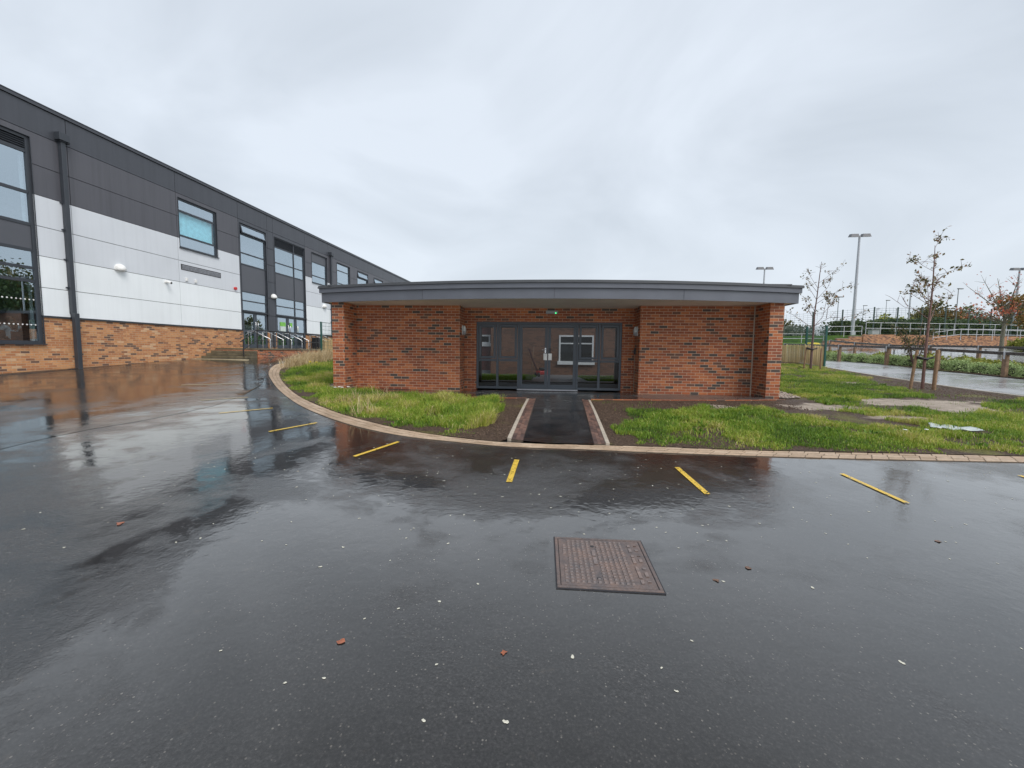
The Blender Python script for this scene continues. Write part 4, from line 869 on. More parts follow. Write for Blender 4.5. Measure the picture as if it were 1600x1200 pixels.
blades('grass', x, y, h, rng.uniform(.005,.010,len(x)), tint, rng.uniform(.25,1.25,len(x)), MAT['grass'], 'long wet grass on the lawn left of the entrance path')
# right lawn
x, y = scatter(GR1, 1000000, rightpoly); de = dist_to(ki, x, y); cl1 = value_noise(x,y,.28,11); cl2 = value_noise(x,y,1.1,12)
dens = np.clip(.5+1.15*(cl1*.6+cl2*.6-.22),0.1,1)*np.clip((de-.02)/.2,.2,1)
for poly in PALE: dens = np.where(inpoly(x,y,poly), dens*.06, dens)
dens = np.where(np.hypot(x-7.3,y-6.8) < .36, dens*.12, dens)
dens *= np.where(value_noise(x,y,.75,17)*.65+value_noise(x,y,.22,18)*.35 < np.where(x > 6.5, .39, .31), .12, 1)
keep = rng.random(len(x)) < dens; x, y, de, cl1, cl2 = x[keep], y[keep], de[keep], cl1[keep], cl2[keep]
h = rng.uniform(.025,.070,len(x))*(.6+.8*cl1)*np.clip(.35+de*1.1,.3,1.15); tuft = value_noise(x,y,.45,15); h *= 1+2.5*np.clip(tuft-.70,0,1)
tint = .38+.75*(cl2-.45)+.45*(cl1-.5)+.14*np.clip((y-12)/8,0,1)+rng.normal(0,.14,len(x)); tint += .5*(rng.random(len(x)) < .04)
blades('grass', x, y, h, rng.uniform(.005,.010,len(x)), tint, rng.uniform(.25,1.25,len(x)), MAT['grass'], 'bright wet grass on the patchy lawn right of the entrance path')
# sparse seedlings in the bare soil
sx, sy = scatter([(1.5,5.8),(1.9,9.2),(6.6,9.5),(13,16),(14.5,15),(13.2,9.5),(9,8.2),(6.5,6.6)], 16000); k = value_noise(sx,sy,.35,21) > .66; sx, sy = sx[k], sy[k]
blades('grass', sx, sy, rng.uniform(.02,.06,len(sx)), np.full(len(sx),.007), rng.uniform(.1,.5,len(sx)), rng.uniform(.2,.9,len(sx)), MAT['grass'], 'sparse seedlings in the bare soil and mud of the right lawn')
# moss and very short grass creeping up to the kerb blocks
for poly, clip, n_, sd_ in ((leftpoly, leftpoly, 260000, 61), (rightpoly, rightpoly, 420000, 62)):
    x, y = scatter(poly, n_, clip); de = dist_to(ki, x, y); k = (de > .03) & (de < .75) & (rng.random(len(x)) < np.clip(1.1-de/.75,.1,1)*np.where(value_noise(x,y,.4,sd_) > .33, .9, .15)) & ~((x > -.55) & (x < 1.9)); x, y = x[k], y[k]
    blades('moss', x, y, rng.uniform(.008,.028,len(x)), rng.uniform(.006,.012,len(x)), .35+.5*(value_noise(x,y,.5,sd_+2)-.3)+rng.normal(0,.12,len(x)), rng.uniform(.3,1.3,len(x)), MAT['grass'], 'moss and short grass along the kerb edge of the '+('left' if sd_ == 61 else 'right')+' lawn', off=.022)
# dry straw grass by the kerb and fence on the left
dx_ = []; 
for cx, cy, rx, ry, n_ in ((-8.85,16.9,.28,.7,500),(-9.2,19.3,.5,1.3,2000),(-8.9,21.6,1.4,.6,3200),(-6.8,22.2,1.6,.4,2200)):
    t_ = rng.normal(0,.5,(n_,2)); dx_.append(np.stack([cx+t_[:,0]*rx, cy+t_[:,1]*ry],1))
dx_ = np.concatenate(dx_); blades('dry_grass', dx_[:,0], dx_[:,1], rng.uniform(.2,.58,len(dx_)), rng.uniform(.008,.016,len(dx_)), rng.random(len(dx_)), rng.uniform(.15,1.0,len(dx_)), MAT['dry'], 'tall dry straw coloured grass by the kerb and green fence post on the left')
for cx, cy, n_, hh in ((-3.35,8.9,26,.42),(-2.9,9.2,22,.5),(-2.7,7.5,30,.25)):
    t_ = rng.normal(0,.10,(n_,2)); dx_2 = np.stack([cx+t_[:,0], cy+t_[:,1]],1) if hh == .42 else np.concatenate([dx_2, np.stack([cx+t_[:,0], cy+t_[:,1]],1)])
blades('dry_grass', dx_2[:,0], dx_2[:,1], rng.uniform(.2,.5,len(dx_2)), np.full(len(dx_2),.008), rng.random(len(dx_2)), rng.uniform(.2,.9,len(dx_2)), MAT['dry'], 'a few thin dry stalks standing in the left lawn')
# courtyard grass
cx, cy = scatter([Bw(-2.2,4.9),Bw(0.35,4.9),Bw(0.55,8.4),Bw(-3.2,8.6)], 26000); c2, c3 = scatter([Bw(2.5,5.2),Bw(4.8,5.2),Bw(5.0,8.0),Bw(2.3,8.0)], 22000); cx = np.concatenate([cx,c2]); cy = np.concatenate([cy,c3])
blades('grass', cx, cy, rng.uniform(.05,.11,len(cx)), np.full(len(cx),.016), rng.uniform(.1,.5,len(cx)), rng.uniform(.1,.8,len(cx)), MAT['grass'], 'green grass strips in the courtyard seen through the glass', off=.10)

# broad-leaved weeds and crumbs of soil
def clusters(poly, n_, per, sp):
    cx, cy = scatter(poly, n_*4); cx, cy = cx[:n_], cy[:n_]; r = rng.normal(0, sp, (len(cx)*per, 2)); return np.repeat(cx, per)+r[:,0], np.repeat(cy, per)+r[:,1]
for poly, n_, lab in ((GL1, 45, 'broad leaved weeds among the grass of the left lawn'), (GR1, 90, 'broad leaved weeds among the grass of the right lawn')):
    wx, wy = clusters(poly, n_, 14, .05); blades('weeds', wx, wy, rng.uniform(.04,.13,len(wx)), rng.uniform(.018,.038,len(wx)), rng.uniform(.0,.35,len(wx)), rng.uniform(.4,1.3,len(wx)), MAT['grass'], lab)
def clods(poly, n_, lab, keepout):
    xs = [p[0] for p in poly]; ys = [p[1] for p in poly]; x = rng.uniform(min(xs), max(xs), n_*3); y = rng.uniform(min(ys), max(ys), n_*3); k = inpoly(x, y, poly); x, y = x[k][:n_], y[k][:n_]; b = MB()
    for px, py in zip(x, y):
        r = random.choice((.006,.008,.010,.012,.018)); b.sphere((px, py, G(px, py)+.022), r, (1, random.uniform(.6,1), random.uniform(.5,.9)), 5, 3)
    tag(b.build('soil_crumbs', MAT['crumb']), lab, 'soil', None, 'stuff')
MAT['crumb'] = plain('dark_soil_crumb', (0.095,0.062,0.043), .9, 0, .6, 30)
clods([(-1.0,6.12),(-.08,6.0),(.30,9.4),(-1.8,10.0),(-1.6,9.7),(-.2,9.3),(-.2,7.2),(-.5,6.4)], 1500, 'dark soil crumbs on the bare strip left of the entrance path', None)
clods([(1.42,5.78),(1.8,9.3),(3.6,9.2),(6.2,9.6),(6.3,8.3),(5.3,8.6),(3.5,8.0),(2.4,8.2),(1.8,7.2)], 2300, 'dark soil crumbs on the bare strip right of the entrance path', None)
clods([(11.3,10.6),(12.7,13.6),(14.3,16.2),(14.6,14.6),(13.9,11.3),(12.6,10.5)], 1300, 'dark soil crumbs around the foot of the nearer young tree', None)
# small flowers and litter on the lawns
def flowers(name, spots, mat, label, cat, grp, hgt=.10, r=.014):
    for k, (x, y) in enumerate(spots):
        e = empty(name, (x, y, G(x, y)+.03), random.random()*6, label, cat, grp)
        b = MB(); b.tube([(0,0,0),(.01,.01,hgt)], .003, 5); b.build('stem', MAT['stemg'], e)
        b = MB()
        for q in range(6): a = q*math.pi/3; b.sphere((.01+math.cos(a)*r, .01+math.sin(a)*r, hgt), r*.8, (1,1,.5), 6, 4)
        b.sphere((.01,.01,hgt+.004), r*.6, (1,1,.6), 6, 4); b.build('petals', mat, e)
MAT['stemg'] = plain('green_stem', (0.06,0.12,0.03), .6)
flowers('white_flower', [(-4.18,10.05),(-4.10,9.98),(-4.25,9.93),(-4.0,10.1)], MAT['white_plastic'], 'tiny white flower in the grass below the left brick wing wall', 'flower', 'white flowers at the left wing wall', .20, .022)
flowers('white_flower', [(6.05,6.3),(6.4,6.35),(6.75,6.5)], MAT['white_plastic'], 'tiny white flower in the grass left of the plastic sheet', 'flower', 'white flowers by the plastic sheet', .09, .016)
flowers('yellow_flower', [(-8.3,17.1),(-8.15,17.3),(-8.45,17.4)], MAT['yellow_plastic'], 'yellow flower in the left lawn near the dry grass', 'flower', 'yellow flowers near the dry grass', .22, .03)
# clear plastic sheet
b = MB(); nx_, ny_ = 16, 8; PC = [np.array(p) for p in ((7.18,7.10),(6.93,6.80),(7.48,6.50),(7.66,6.72))]
for a_ in range(nx_+1):
    for c_ in range(ny_+1):
        u, v_ = a_/nx_, c_/ny_; p = PC[0]*(1-u)*(1-v_)+PC[3]*u*(1-v_)+PC[1]*(1-u)*v_+PC[2]*u*v_
        b.v.append((float(p[0]), float(p[1]), G(*p)+.07+.010*math.sin(u*17+v_*4)+.010*math.sin(v_*13-u*5)+random.uniform(-.004,.004)))
for a_ in range(nx_):
    for c_ in range(ny_): q = a_*(ny_+1)+c_; b.f.append((q,q+1,q+ny_+2,q+ny_+1)); b.m.append(0); b.sm.append(True)
o = b.build('plastic_sheet', plain('thin_pale_plastic', (0.46,0.51,0.50), .25, 0, .1, 12)); tag(o, 'crumpled pale plastic sheet lying on the grass of the right lawn', 'plastic sheet'); sm = o.modifiers.new('solid','SOLIDIFY'); sm.thickness = .004

# ---------------------------------------------------------------- things on the asphalt
MH = empty('manhole_cover', (0.643,2.77,G(.643,2.77)), math.radians(-4.2), 'square rusty cast iron manhole cover with raised studs in the wet asphalt', 'manhole cover')
_e = .3; _gx = (G(.643+_e,2.77)-G(.643-_e,2.77))/(2*_e); _gy = (G(.643,2.77+_e)-G(.643,2.77-_e))/(2*_e)
MH.rotation_euler = (Matrix.Rotation(math.atan(_gy),3,'X') @ Matrix.Rotation(-math.atan(_gx),3,'Y') @ Matrix.Rotation(math.radians(-4.2),3,'Z')).to_euler()
MH.location.z += .002
def rust_mat(name, a, b_, rough):
    m, t, o = newmat(name); p = t.nodes.new('ShaderNodeBsdfPrincipled'); t.links.new(p.outputs[0], o.inputs[0]); n = noise(t, 7, 6, .7); n2 = noise(t, 60, 4, .7)
    c = mixc(t, .6, ramp(t, n, [(.35,a),(.65,b_)]), ramp(t, n2, [(.3,(.5,.5,.5)),(.7,(1.25,1.25,1.25))]), 'MULTIPLY'); t.links.new(c, p.inputs['Base Color'])
    p.inputs['Metallic'].default_value = .25; p.inputs['Roughness'].default_value = rough; t.links.new(bump(t, n2, .4, .004), p.inputs['Normal']); return m
MAT['rust'] = rust_mat('wet_rusty_iron', (0.12,0.105,0.105), (0.21,0.145,0.120), .36); MAT['rust2'] = rust_mat('worn_iron_stud', (0.20,0.175,0.17), (0.28,0.20,0.17), .33)
hw = .325; b = MB()
for (x0,x1,y0_,y1_) in ((-hw,hw,-hw,-hw+.022),(-hw,hw,hw-.022,hw),(-hw,-hw+.022,-hw+.022,hw-.022),(hw-.022,hw,-hw+.022,hw-.022)): b.box(x0,x1,y0_,y1_,-.03,.010)
b.build('frame', MAT['rust'], MH, bevel=.004)
b = MB(); b.box(-hw+.026,hw-.026,-hw+.026,hw-.026,-.03,.008); b.build('plate', MAT['rust'], MH, bevel=.003)
b = MB(); cx0 = -hw+.065; st = .0345
for r in range(16):
    for c in range(13):
        x, y = cx0+c*st, hw-.065-r*st
        if c in (6,) and 2 <= r <= 13: continue
        if c == 0 and (r < 2 or 5 < r < 10): continue
        b.add([(x-.011,y-.011,.008),(x+.011,y-.011,.008),(x+.011,y+.011,.008),(x-.011,y+.011,.008),(x-.008,y-.008,.015),(x+.008,y-.008,.015),(x+.008,y+.008,.015),(x-.008,y+.008,.015)], [(4,5,6,7),(0,1,5,4),(1,2,6,5),(2,3,7,6),(3,0,4,7)])
for y, ln in ((.22,.03),(.16,.05),(.08,.03),(.02,.07),(-.08,.05),(-.15,.08),(-.23,.04)):
    b.box(.205,.225,y-ln/2,y+ln/2,.008,.0135); b.box(.25,.272,y-ln/2+.02,y+ln/2-.01,.008,.0135)
for y, ln in ((.10,.08),(0,.09)): b.box(cx0+6*st-.012,cx0+6*st+.012,y-ln/2,y+ln/2,.008,.0135)
b.build('studs', MAT['rust2'], MH)
for y in (.20,-.21): b = MB(); b.tube([(cx0+6*st,y,.0082),(cx0+6*st,y,.0095)], .014, 14); b.build('keyhole', MAT['black'], MH)
b = MB(); b.box(-hw-.008,hw+.008,-hw-.008,hw+.008,-.01,.0045); b.build('joint', MAT['gap'], MH)

# pale petal-like leaves trodden flat, plus a few orange ones
def flat_leaf(kind, seed, r):
    rr = random.Random(seed); b = MB(); n_ = 10
    P = []
    for k in range(n_):
        a = 2*math.pi*k/n_; q = r*(rr.uniform(.7,1.12) if kind == 'spot' else rr.uniform(.45,1.1))
        P.append((q*math.cos(a), q*math.sin(a)*(rr.uniform(.5,.7) if kind == 'spot' else .8)))
    vs = [(0,0,.0028)]+[(x,y,.0015+rr.uniform(0,.0012 if kind == 'spot' else .004)) for x,y in P]
    b.add(vs, [(0,1+k,1+(k+1)%n_) for k in range(n_)]); return b
MAT['pale_leaf'] = plain('pale_trodden_leaf', (0.62,0.60,0.50), .5, 0, .2, 40); MAT['orange_leaf'] = plain('wet_orange_leaf', (0.33,0.105,0.05), .35, 0, .3, 30); MAT['brown_leaf'] = plain('wet_brown_leaf', (0.16,0.09,0.06), .4, 0, .3, 30)
protos = []
fixed = [(-.63,2.25),(-.84,1.99),(-.99,1.73),(-.83,1.76),(-.34,1.56),(-.01,1.56),(-.34,1.85),(-.79,2.16),(-.41,2.32),(-1.26,2.66),(-1.40,1.91),(.74,1.72),(.72,1.85),(.94,2.03),(1.37,2.56),(.31,1.91),(-.2,2.5),(1.9,1.9),(2.6,2.0),(2.7,1.45),(3.0,1.75),(1.9,2.5)]
k = 0; flecks = list(fixed)
while len(flecks) < 285:
    x, y = random.gauss(.4,3.0), abs(random.gauss(4.4,1.7))
    if y < 2.7 or y > 11 or x < -8 or x > 7.5: continue
    kk = np.argsort(ko[:,0]); 
    if y > np.interp(x, ko[kk,0], ko[kk,1])-.12: continue
    if abs(x-.64) < .4 and abs(y-2.77) < .4: continue
    flecks.append((x, y))
for k in range(6): protos.append(flat_leaf('spot', k, random.uniform(.009,.018)))
pm = []
for k, (x, y) in enumerate(flecks):
    if k < 6: o = protos[k].build('fallen_leaf', MAT['pale_leaf']); pm.append(o.data)
    else: o = bpy.data.objects.new('fallen_leaf', pm[k % 6]); COL.objects.link(o)
    o.location = (x, y, G(x, y)); s_ = random.uniform(.45,1.0)*(1.1 if y < 2.6 else .95)*(1.1 if y > 5 else 1); o.scale = (s_,s_,1); o.rotation_euler = (0,0,random.random()*6.28)
    tag(o, 'small pale fallen leaf pressed flat on the wet asphalt', 'fallen leaf', 'pale leaf fragments scattered on the wet asphalt')
for (x, y, r, mt, lab) in ((-.85,1.985,.030,'orange_leaf','bright orange leaf on the asphalt left of the centre foreground'),(-.025,1.93,.022,'orange_leaf','small orange leaf on the asphalt below and left of the manhole cover'),(-3.1,3.20,.040,'orange_leaf','reddish curled leaf on the wet asphalt far to the left'),(1.33,2.57,.025,'brown_leaf','brown curled leaf right of the lower corner of the manhole cover'),(1.62,2.72,.03,'brown_leaf','dark brown leaf on the asphalt right of the manhole cover'),(3.3,3.1,.03,'brown_leaf','thin brown leaf at the right of the asphalt')):
    o = flat_leaf('star', int(r*1000), r).build('fallen_leaf', MAT[mt]); o.location = (x,y,G(x,y)); o.rotation_euler = (0,0,random.random()*6); tag(o, lab, 'fallen leaf')

# ---------------------------------------------------------------- right-hand side
# saplings (heights measured in metres from the foot)
T1 = [[(0.02,-.02),(0.02,1.17),(0.04,2.22),(0.06,2.74),(0.06,3.35),(0.04,4.11),(0.02,4.52)],[(0.04,3.73),(-0.24,3.9),(-0.46,4.11),(-0.68,4.19)],[(0.06,3.69),(0.32,3.86),(0.68,4.21)],[(0.08,3.56),(0.42,3.73),(0.59,3.84)],[(0.08,3.86),(0.21,4.16),(0.26,4.35)],[(0.03,4.45),(0.17,4.62),(0.28,4.84),(0.41,4.8)],[(-0.05,2.7),(-0.33,3.13),(-0.41,3.51),(-0.3,3.56)],[(0.0,2.63),(-0.1,3.17),(-0.21,3.47)],[(0.05,2.83),(0.26,3.18),(0.57,3.59)],[(0.04,2.22),(-0.3,2.52),(-0.66,2.63),(-0.99,2.9)],[(0.08,2.18),(0.4,2.57),(0.72,2.84),(1.14,3.1)],[(0.52,2.73),(0.83,3.14)],[(-0.02,2.83),(-0.45,3.25),(-0.57,3.4)],[(0.05,3.04),(0.2,3.33),(0.33,3.52)],[(-0.03,2.7),(-0.51,3.0),(-0.76,3.12)],[(0.03,2.83),(-0.33,2.91),(-0.57,3.12),(-0.72,3.34)],[(0.05,3.13),(-0.06,3.34),(-0.37,3.58)],[(-0.66,2.63),(-0.85,2.86)]]
T1leaf = {1:26,3:9,4:8,5:16,6:18,7:14,8:3,10:10,11:5,13:16,14:9,15:14,16:14,2:3,12:3}
T2 = [[(0.01,-.02),(0.01,1.14),(0.03,1.98),(0.02,2.65),(0.08,3.4),(0.15,4.59),(0.19,5.07)],[(0.04,2.05),(0.44,2.51),(0.58,3.26),(0.52,3.63)],[(0.05,3.33),(-0.37,3.84),(-0.64,3.99)],[(0.09,3.85),(-0.25,4.36),(-0.38,4.66)],[(0.13,4.07),(0.5,4.45),(0.92,4.89)],[(0.12,3.85),(0.74,4.15),(1.25,4.42)],[(0.06,3.1),(0.42,3.41),(1.14,3.86),(1.44,3.86)],[(0.02,2.05),(0.41,2.43),(0.87,2.44),(1.53,2.67)],[(-0.05,1.98),(-0.65,2.42),(-1.28,2.86)],[(0.09,2.65),(-0.29,3.25),(-0.56,3.43)],[(0.6,2.44),(0.61,3.11),(0.51,3.71)],[(0.09,3.33),(0.46,3.85),(0.6,4.52)],[(0.1,3.63),(-0.47,4.21),(-0.59,4.36)],[(0.19,4.59),(0.24,4.89)],[(0.07,2.95),(-0.45,2.87)],[(0.43,2.66),(1.05,3.11),(1.48,3.42)],[(0.59,3.11),(1.01,3.56),(1.4,3.42)],[(0.04,2.35),(-0.3,2.8),(-0.6,3.47)]]
T2leaf = {1:22,2:8,4:10,5:10,6:16,7:20,8:10,9:10,10:26,14:10,15:14,16:16,17:12,11:6,3:4,12:4}
MAT['sap_leaf'] = leafmat('olive_brown_sapling_leaf', [(0,(0.09,0.09,0.04)),(.5,(0.18,0.16,0.065)),(.8,(0.28,0.20,0.08)),(1,(0.30,0.13,0.06))], trans=.25)
def sapling(name, x, y, spec, leafn, rad, label, bark, lsz):
    e = empty(name, (x, y, G(x, y)), 0, label, 'tree', 'staked young trees on the right lawn'); rr = random.Random(len(leafn)*7+int(x))
    b = MB(); tr = [Vector((p[0], 0, p[1])) for p in spec[0]]; n_ = len(tr); b.tube(tr, [rad*(1-.86*k/(n_-1)) for k in range(n_)], 9); b.build('trunk', bark, e)
    bb = MB(); P = []
    for k, br in enumerate(spec[1:], 1):
        dy = rr.uniform(-.75,.75); L = len(br); pts = [Vector((p[0], dy*(q/(L-1))*abs(br[-1][0]-br[0][0]+.25), p[1])) for q, p in enumerate(br)]
        z0 = br[0][1]; r_ = rad*.36*(1-z0/6.5); bb.tube(pts, [r_*(1-.75*q/(L-1)) for q in range(L)], 6, caps=False)
        for q in range(rr.randint(5,8)):     # twigs
            s_ = rr.uniform(.3,.95); i_ = min(int(s_*(L-1)), L-2); f_ = s_*(L-1)-i_; p0 = pts[i_].lerp(pts[i_+1], f_); d_ = Vector((rr.uniform(-1,1), rr.uniform(-1,1), rr.uniform(.0,1.1))).normalized()*rr.uniform(.10,.36)
            bb.tube([p0, p0+d_*.5+Vector((0,0,.02)), p0+d_], [.006,.005,.003], 4, caps=False)
            if leafn.get(k, 0) > 6 or rr.random() < .25: P += [p0+d_+Vector((rr.gauss(0,.035),rr.gauss(0,.035),rr.gauss(-.03,.04))) for _ in range(rr.randint(1,4))]
        for q in range(int(leafn.get(k,0)*1.25)):
            s_ = 1-abs(rr.gauss(0,.28)); s_ = min(max(s_,0),1); i_ = min(int(s_*(L-1)), L-2); f_ = s_*(L-1)-i_; p0 = pts[i_].lerp(pts[i_+1], f_)
            P.append(p0+Vector((rr.gauss(0,.05),rr.gauss(0,.06),rr.gauss(-.05,.05))))
    bb.build('branches', bark, e)
    quads_cloud(np.array([tuple(p) for p in P]), lsz, rng.random(len(P)), 'leaves', MAT['sap_leaf'], e, up_bias=.2, long_=1.7); return e
sapling('sapling', 13.13, 13.28, T1, T1leaf, .045, 'nearer young tree with a reddish trunk between two stout stakes by the footpath', MAT['bark_red'], .052)
sapling('sapling', 14.27, 19.9, T2, T2leaf, .055, 'thin farther young tree in front of the green fence and reed screen', MAT['bark'], .056)
def stake(x, y, h_, lean, label, r=.042):
    b = MB(); b.tube([(0,0,-.1),(lean*.5,0,h_*.5),(lean,0,h_)], [r,r,r*.95], 10); b.tube([(lean,0,h_),(lean,0,h_+.012)], [r*.95,r*.7], 10)
    o = b.build('tree_stake', MAT['stake']); o.location = (x,y,G(x,y)); tag(o, label, 'tree stake', 'timber stakes beside the young trees')
stake(12.83,13.36,1.25,.13,'leaning timber stake left of the nearer young tree'); stake(13.33,13.10,1.27,.03,'upright timber stake right of the nearer young tree',.052)
stake(14.02,20.0,1.05,.06,'slim timber stake left of the farther young tree by the reed screen',.035); stake(14.45,19.5,1.02,-.02,'slim timber stake right of the farther young tree by the reed screen',.035)
for (x, y, z_, w_, lab) in ((13.13,13.26,1.0,.27,'black rubber strap tying the nearer young tree to its stakes'),(14.27,19.9,.98,.26,'black rubber strap tying the farther young tree to its stakes')):
    b = MB()
    b.tube([(-w_*.8,.05,z_+.06),(-.07,-.05,z_),(0,-.075,z_-.03),(.08,-.05,z_),(w_*.85,-.03,z_+.03)], [.035,.03,.042,.03,.035], 8); b.tube([(-w_*.8,.02,z_),(0,.075,z_-.02),(w_*.85,.06,z_+.01)], .026, 8)
    o = b.build('tree_tie', MAT['tie']); o.location = (x,y,G(x,y)); tag(o, lab, 'tree tie')

# green mesh fences with reed screens
def mesh_fence(name, pts, hgt, label, wire=.008, postw=.08, cover=None, vstep=.075, hstep=.2, mat='green_steel', bases=None, group=None):
    e = empty(name, (pts[0][0], pts[0][1], bases[0] if bases else G(*pts[0])), 0, label, 'fence', group); O = e.location
    zb = [bases[k] if bases else G(*p) for k, p in enumerate(pts)]
    for (x, y), z in zip(pts, zb): b = MB(); b.box(x-O.x-postw/2,x-O.x+postw/2,y-O.y-postw/2,y-O.y+postw/2,z-O.z-.1,z-O.z+hgt+.04); b.build('post', MAT[mat], e, bevel=.005)
    for k in range(len(pts)-1):
        a = Vector((pts[k][0],pts[k][1],zb[k]))-O; c = Vector((pts[k+1][0],pts[k+1][1],zb[k+1]))-O; L = (c-a).length; b = MB()
        for q in range(int(hgt/hstep)+1): z = .04+q*hstep; b.bar(a+Vector((0,0,z)), c+Vector((0,0,z)), wire, wire*1.5)
        if vstep:
            for q in range(int(L/vstep)): p = a.lerp(c, q*vstep/L); b.bar(p+Vector((0,0,.03)), p+Vector((0,0,hgt)), wire*.8, wire*.8)
        b.build('mesh_panel', MAT[mat], e)
    return e
mesh_fence('mesh_fence', [(15.56,20.76),(16.45,23.4),(15.0,26.3),(12.4,27.0)], 2.02, 'green welded mesh fence right of the low brick building, with reed screening tied to it')
mesh_fence('mesh_fence', [(-10.25,22.4),(-7.8,22.7),(-5.3,23.0),(-2.8,23.3)], 1.82, 'green mesh fence starting at the dry grass behind the left end of the brick building')
MAT['reed'] = leafmat('dry_reed', [(0,(0.33,0.22,0.09)),(.5,(0.60,0.44,0.20)),(1,(0.75,0.60,0.33))], trans=.05)
def reed(pts, z0, z1, label, offn):
    P = []; 
    for k in range(len(pts)-1):
        a = np.array(pts[k]); c = np.array(pts[k+1]); L = np.linalg.norm(c-a); d = (c-a)/L; nn = np.array([-d[1],d[0]])*offn
        for q in np.arange(0, L, .017): P.append(np.concatenate([a+d*q+nn+rng.normal(0,.003,2), [L]]))
    P = np.array(P); n_ = len(P); zg = gz(P[:,0],P[:,1]); w_ = .011; V_ = []; h0 = zg+z0; h1 = zg+z1+rng.normal(0,.025,n_)
    jit = rng.normal(0,.006,(n_,2))
    for sx, sy in ((-1,-1),(1,-1),(1,1),(-1,1)): V_.append(np.stack([P[:,0]+sx*w_/2,P[:,1]+sy*w_/2,h0],1))
    for sx, sy in ((-1,-1),(1,-1),(1,1),(-1,1)): V_.append(np.stack([P[:,0]+sx*w_/2+jit[:,0],P[:,1]+sy*w_/2+jit[:,1],h1],1))
    v = np.stack(V_,1).reshape(-1,3); kk = np.arange(n_)[:,None]*8; o = np_mesh('reed_screen', v, [kk+np.array([f]) for f in ([4,5,6,7],[0,1,5,4],[1,2,6,5],[2,3,7,6],[3,0,4,7])], MAT['reed'])
    attr_float(o, 'tint', np.repeat(rng.random(n_), 8)); tag(o, label, 'reed screen')
reed([(15.56,20.76),(16.45,23.4),(15.0,26.3),(12.4,27.0)], .02, 1.02, 'tan reed screen along the lower half of the green fence behind the farther young tree', .06)
reed([(-10.25,22.4),(-7.8,22.7),(-5.3,23.0),(-2.8,23.3)], .02, .98, 'tan reed screen on the green fence behind the left end of the brick building', .06)

# timber knee rails
def knee_rail(pts, label, hgt=.95):
    e = empty('timber_rail', (pts[0][0],pts[0][1],G(*pts[0])), 0, label, 'rail fence', 'timber rail fences along the footpath'); O = e.location
    T_ = [Vector((x,y,G(x,y)+hgt))-O for x, y in pts]
    for k, (x, y) in enumerate(pts):
        p = Vector((x,y,G(x,y)))-O; b = MB(); b.box(p.x-.07,p.x+.07,p.y-.07,p.y+.07,p.z-.1,p.z+hgt-.06); po = b.build('post', MAT['timber'], e, bevel=.008)
        b = MB(); b.box(p.x-.078,p.x+.078,p.y-.03,p.y+.03,p.z+hgt-.22,p.z+hgt+.068); b.build('strap', MAT['galv_pale'], po, bevel=.004)
    b = MB()
    for k in range(len(T_)-1): b.bar(T_[k], T_[k+1], .13, .12)
    b.build('rail', MAT['wet_timber'], e, bevel=.006)
knee_rail([(19.1,7.6),(19.15,10.5),(19.2,13.4),(19.3,16.3),(19.4,19.0),(19.5,21.7),(19.6,25.0),(19.9,27.9),(20.1,30.8)], 'nearer dark timber rail on posts along the wet footpath')
knee_rail([(24.0,11),(24.4,14),(24.8,17),(25.2,20),(25.5,22.8),(25.7,25.7),(25.85,28.6),(26.5,32.3),(27,35.5)], 'farther dark timber rail on posts beyond the shrub bed, by the road')

# shrubs
SH = [(0,(0.17,0.25,0.09)),(.5,(0.38,0.50,0.20)),(1,(0.58,0.66,0.36))]
MAT['shrub'] = leafmat('pale_green_shrub_leaf', SH, trans=.2); MAT['shrub2'] = leafmat('olive_green_shrub_leaf', [(0,(0.11,0.13,0.025)),(.6,(0.30,0.33,0.06)),(1,(0.48,0.44,0.11))], trans=.25)
MAT['shrub_red'] = leafmat('orange_red_shrub_leaf', [(0,(0.25,0.05,0.03)),(.6,(0.42,0.11,0.06)),(1,(0.5,0.22,0.12))], trans=.25)
def shrub(x, y, rx, ry, hz_, n_, sz, mat, name, label, group, sunk=.55):
    e = empty(name, (x,y,G(x,y)+.05), random.random()*6, label, 'shrub', group); u = rng.normal(size=(n_,3)); u /= np.linalg.norm(u,axis=1)[:,None]; u[:,2] = np.abs(u[:,2])
    lump = 1+.16*np.sin(u[:,0]*5+x*3)*np.cos(u[:,1]*6+y*2)+.10*np.sin(u[:,2]*9+x); r = lump*rng.uniform(.72,1.02,n_); P = u*r[:,None]*np.array([rx,ry,hz_])
    quads_cloud(P, sz, np.clip(.15+.75*u[:,2]+rng.normal(0,.2,n_),0,1)*.0+np.clip(rng.normal(.5,.22,n_),0,1), 'foliage', mat, e, up_bias=.6)
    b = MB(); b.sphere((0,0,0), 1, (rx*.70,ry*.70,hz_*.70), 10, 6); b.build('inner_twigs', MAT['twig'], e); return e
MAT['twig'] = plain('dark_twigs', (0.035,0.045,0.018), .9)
places = ['at the far end beside the fence corner','under the first far post','second from the far end']
for k, yy in enumerate(np.concatenate([np.arange(9.4,22,.82), np.arange(22,29,.95)])):
    xx = 19.95+.06*max(0,yy-20)+random.uniform(-.12,.12)
    shrub(xx, yy, random.uniform(.46,.60), random.uniform(.40,.48), random.uniform(.40,.54), 1500, .034, MAT['shrub'], 'low_shrub', 'low rounded pale green shrub in the row along the footpath under the nearer timber rail', 'rounded shrubs along the footpath')
for k in range(18):
    yy = 9.5+k*.78+random.uniform(-.2,.2); xx = 21.6+random.uniform(-.5,.9)
    shrub(xx, yy, random.uniform(.55,.95), random.uniform(.5,.8), random.uniform(.42,.62), 620, .07, MAT['shrub2'], 'spreading_shrub', 'spreading olive green shrub in the bed between the two timber rails', 'olive shrubs between the rails')
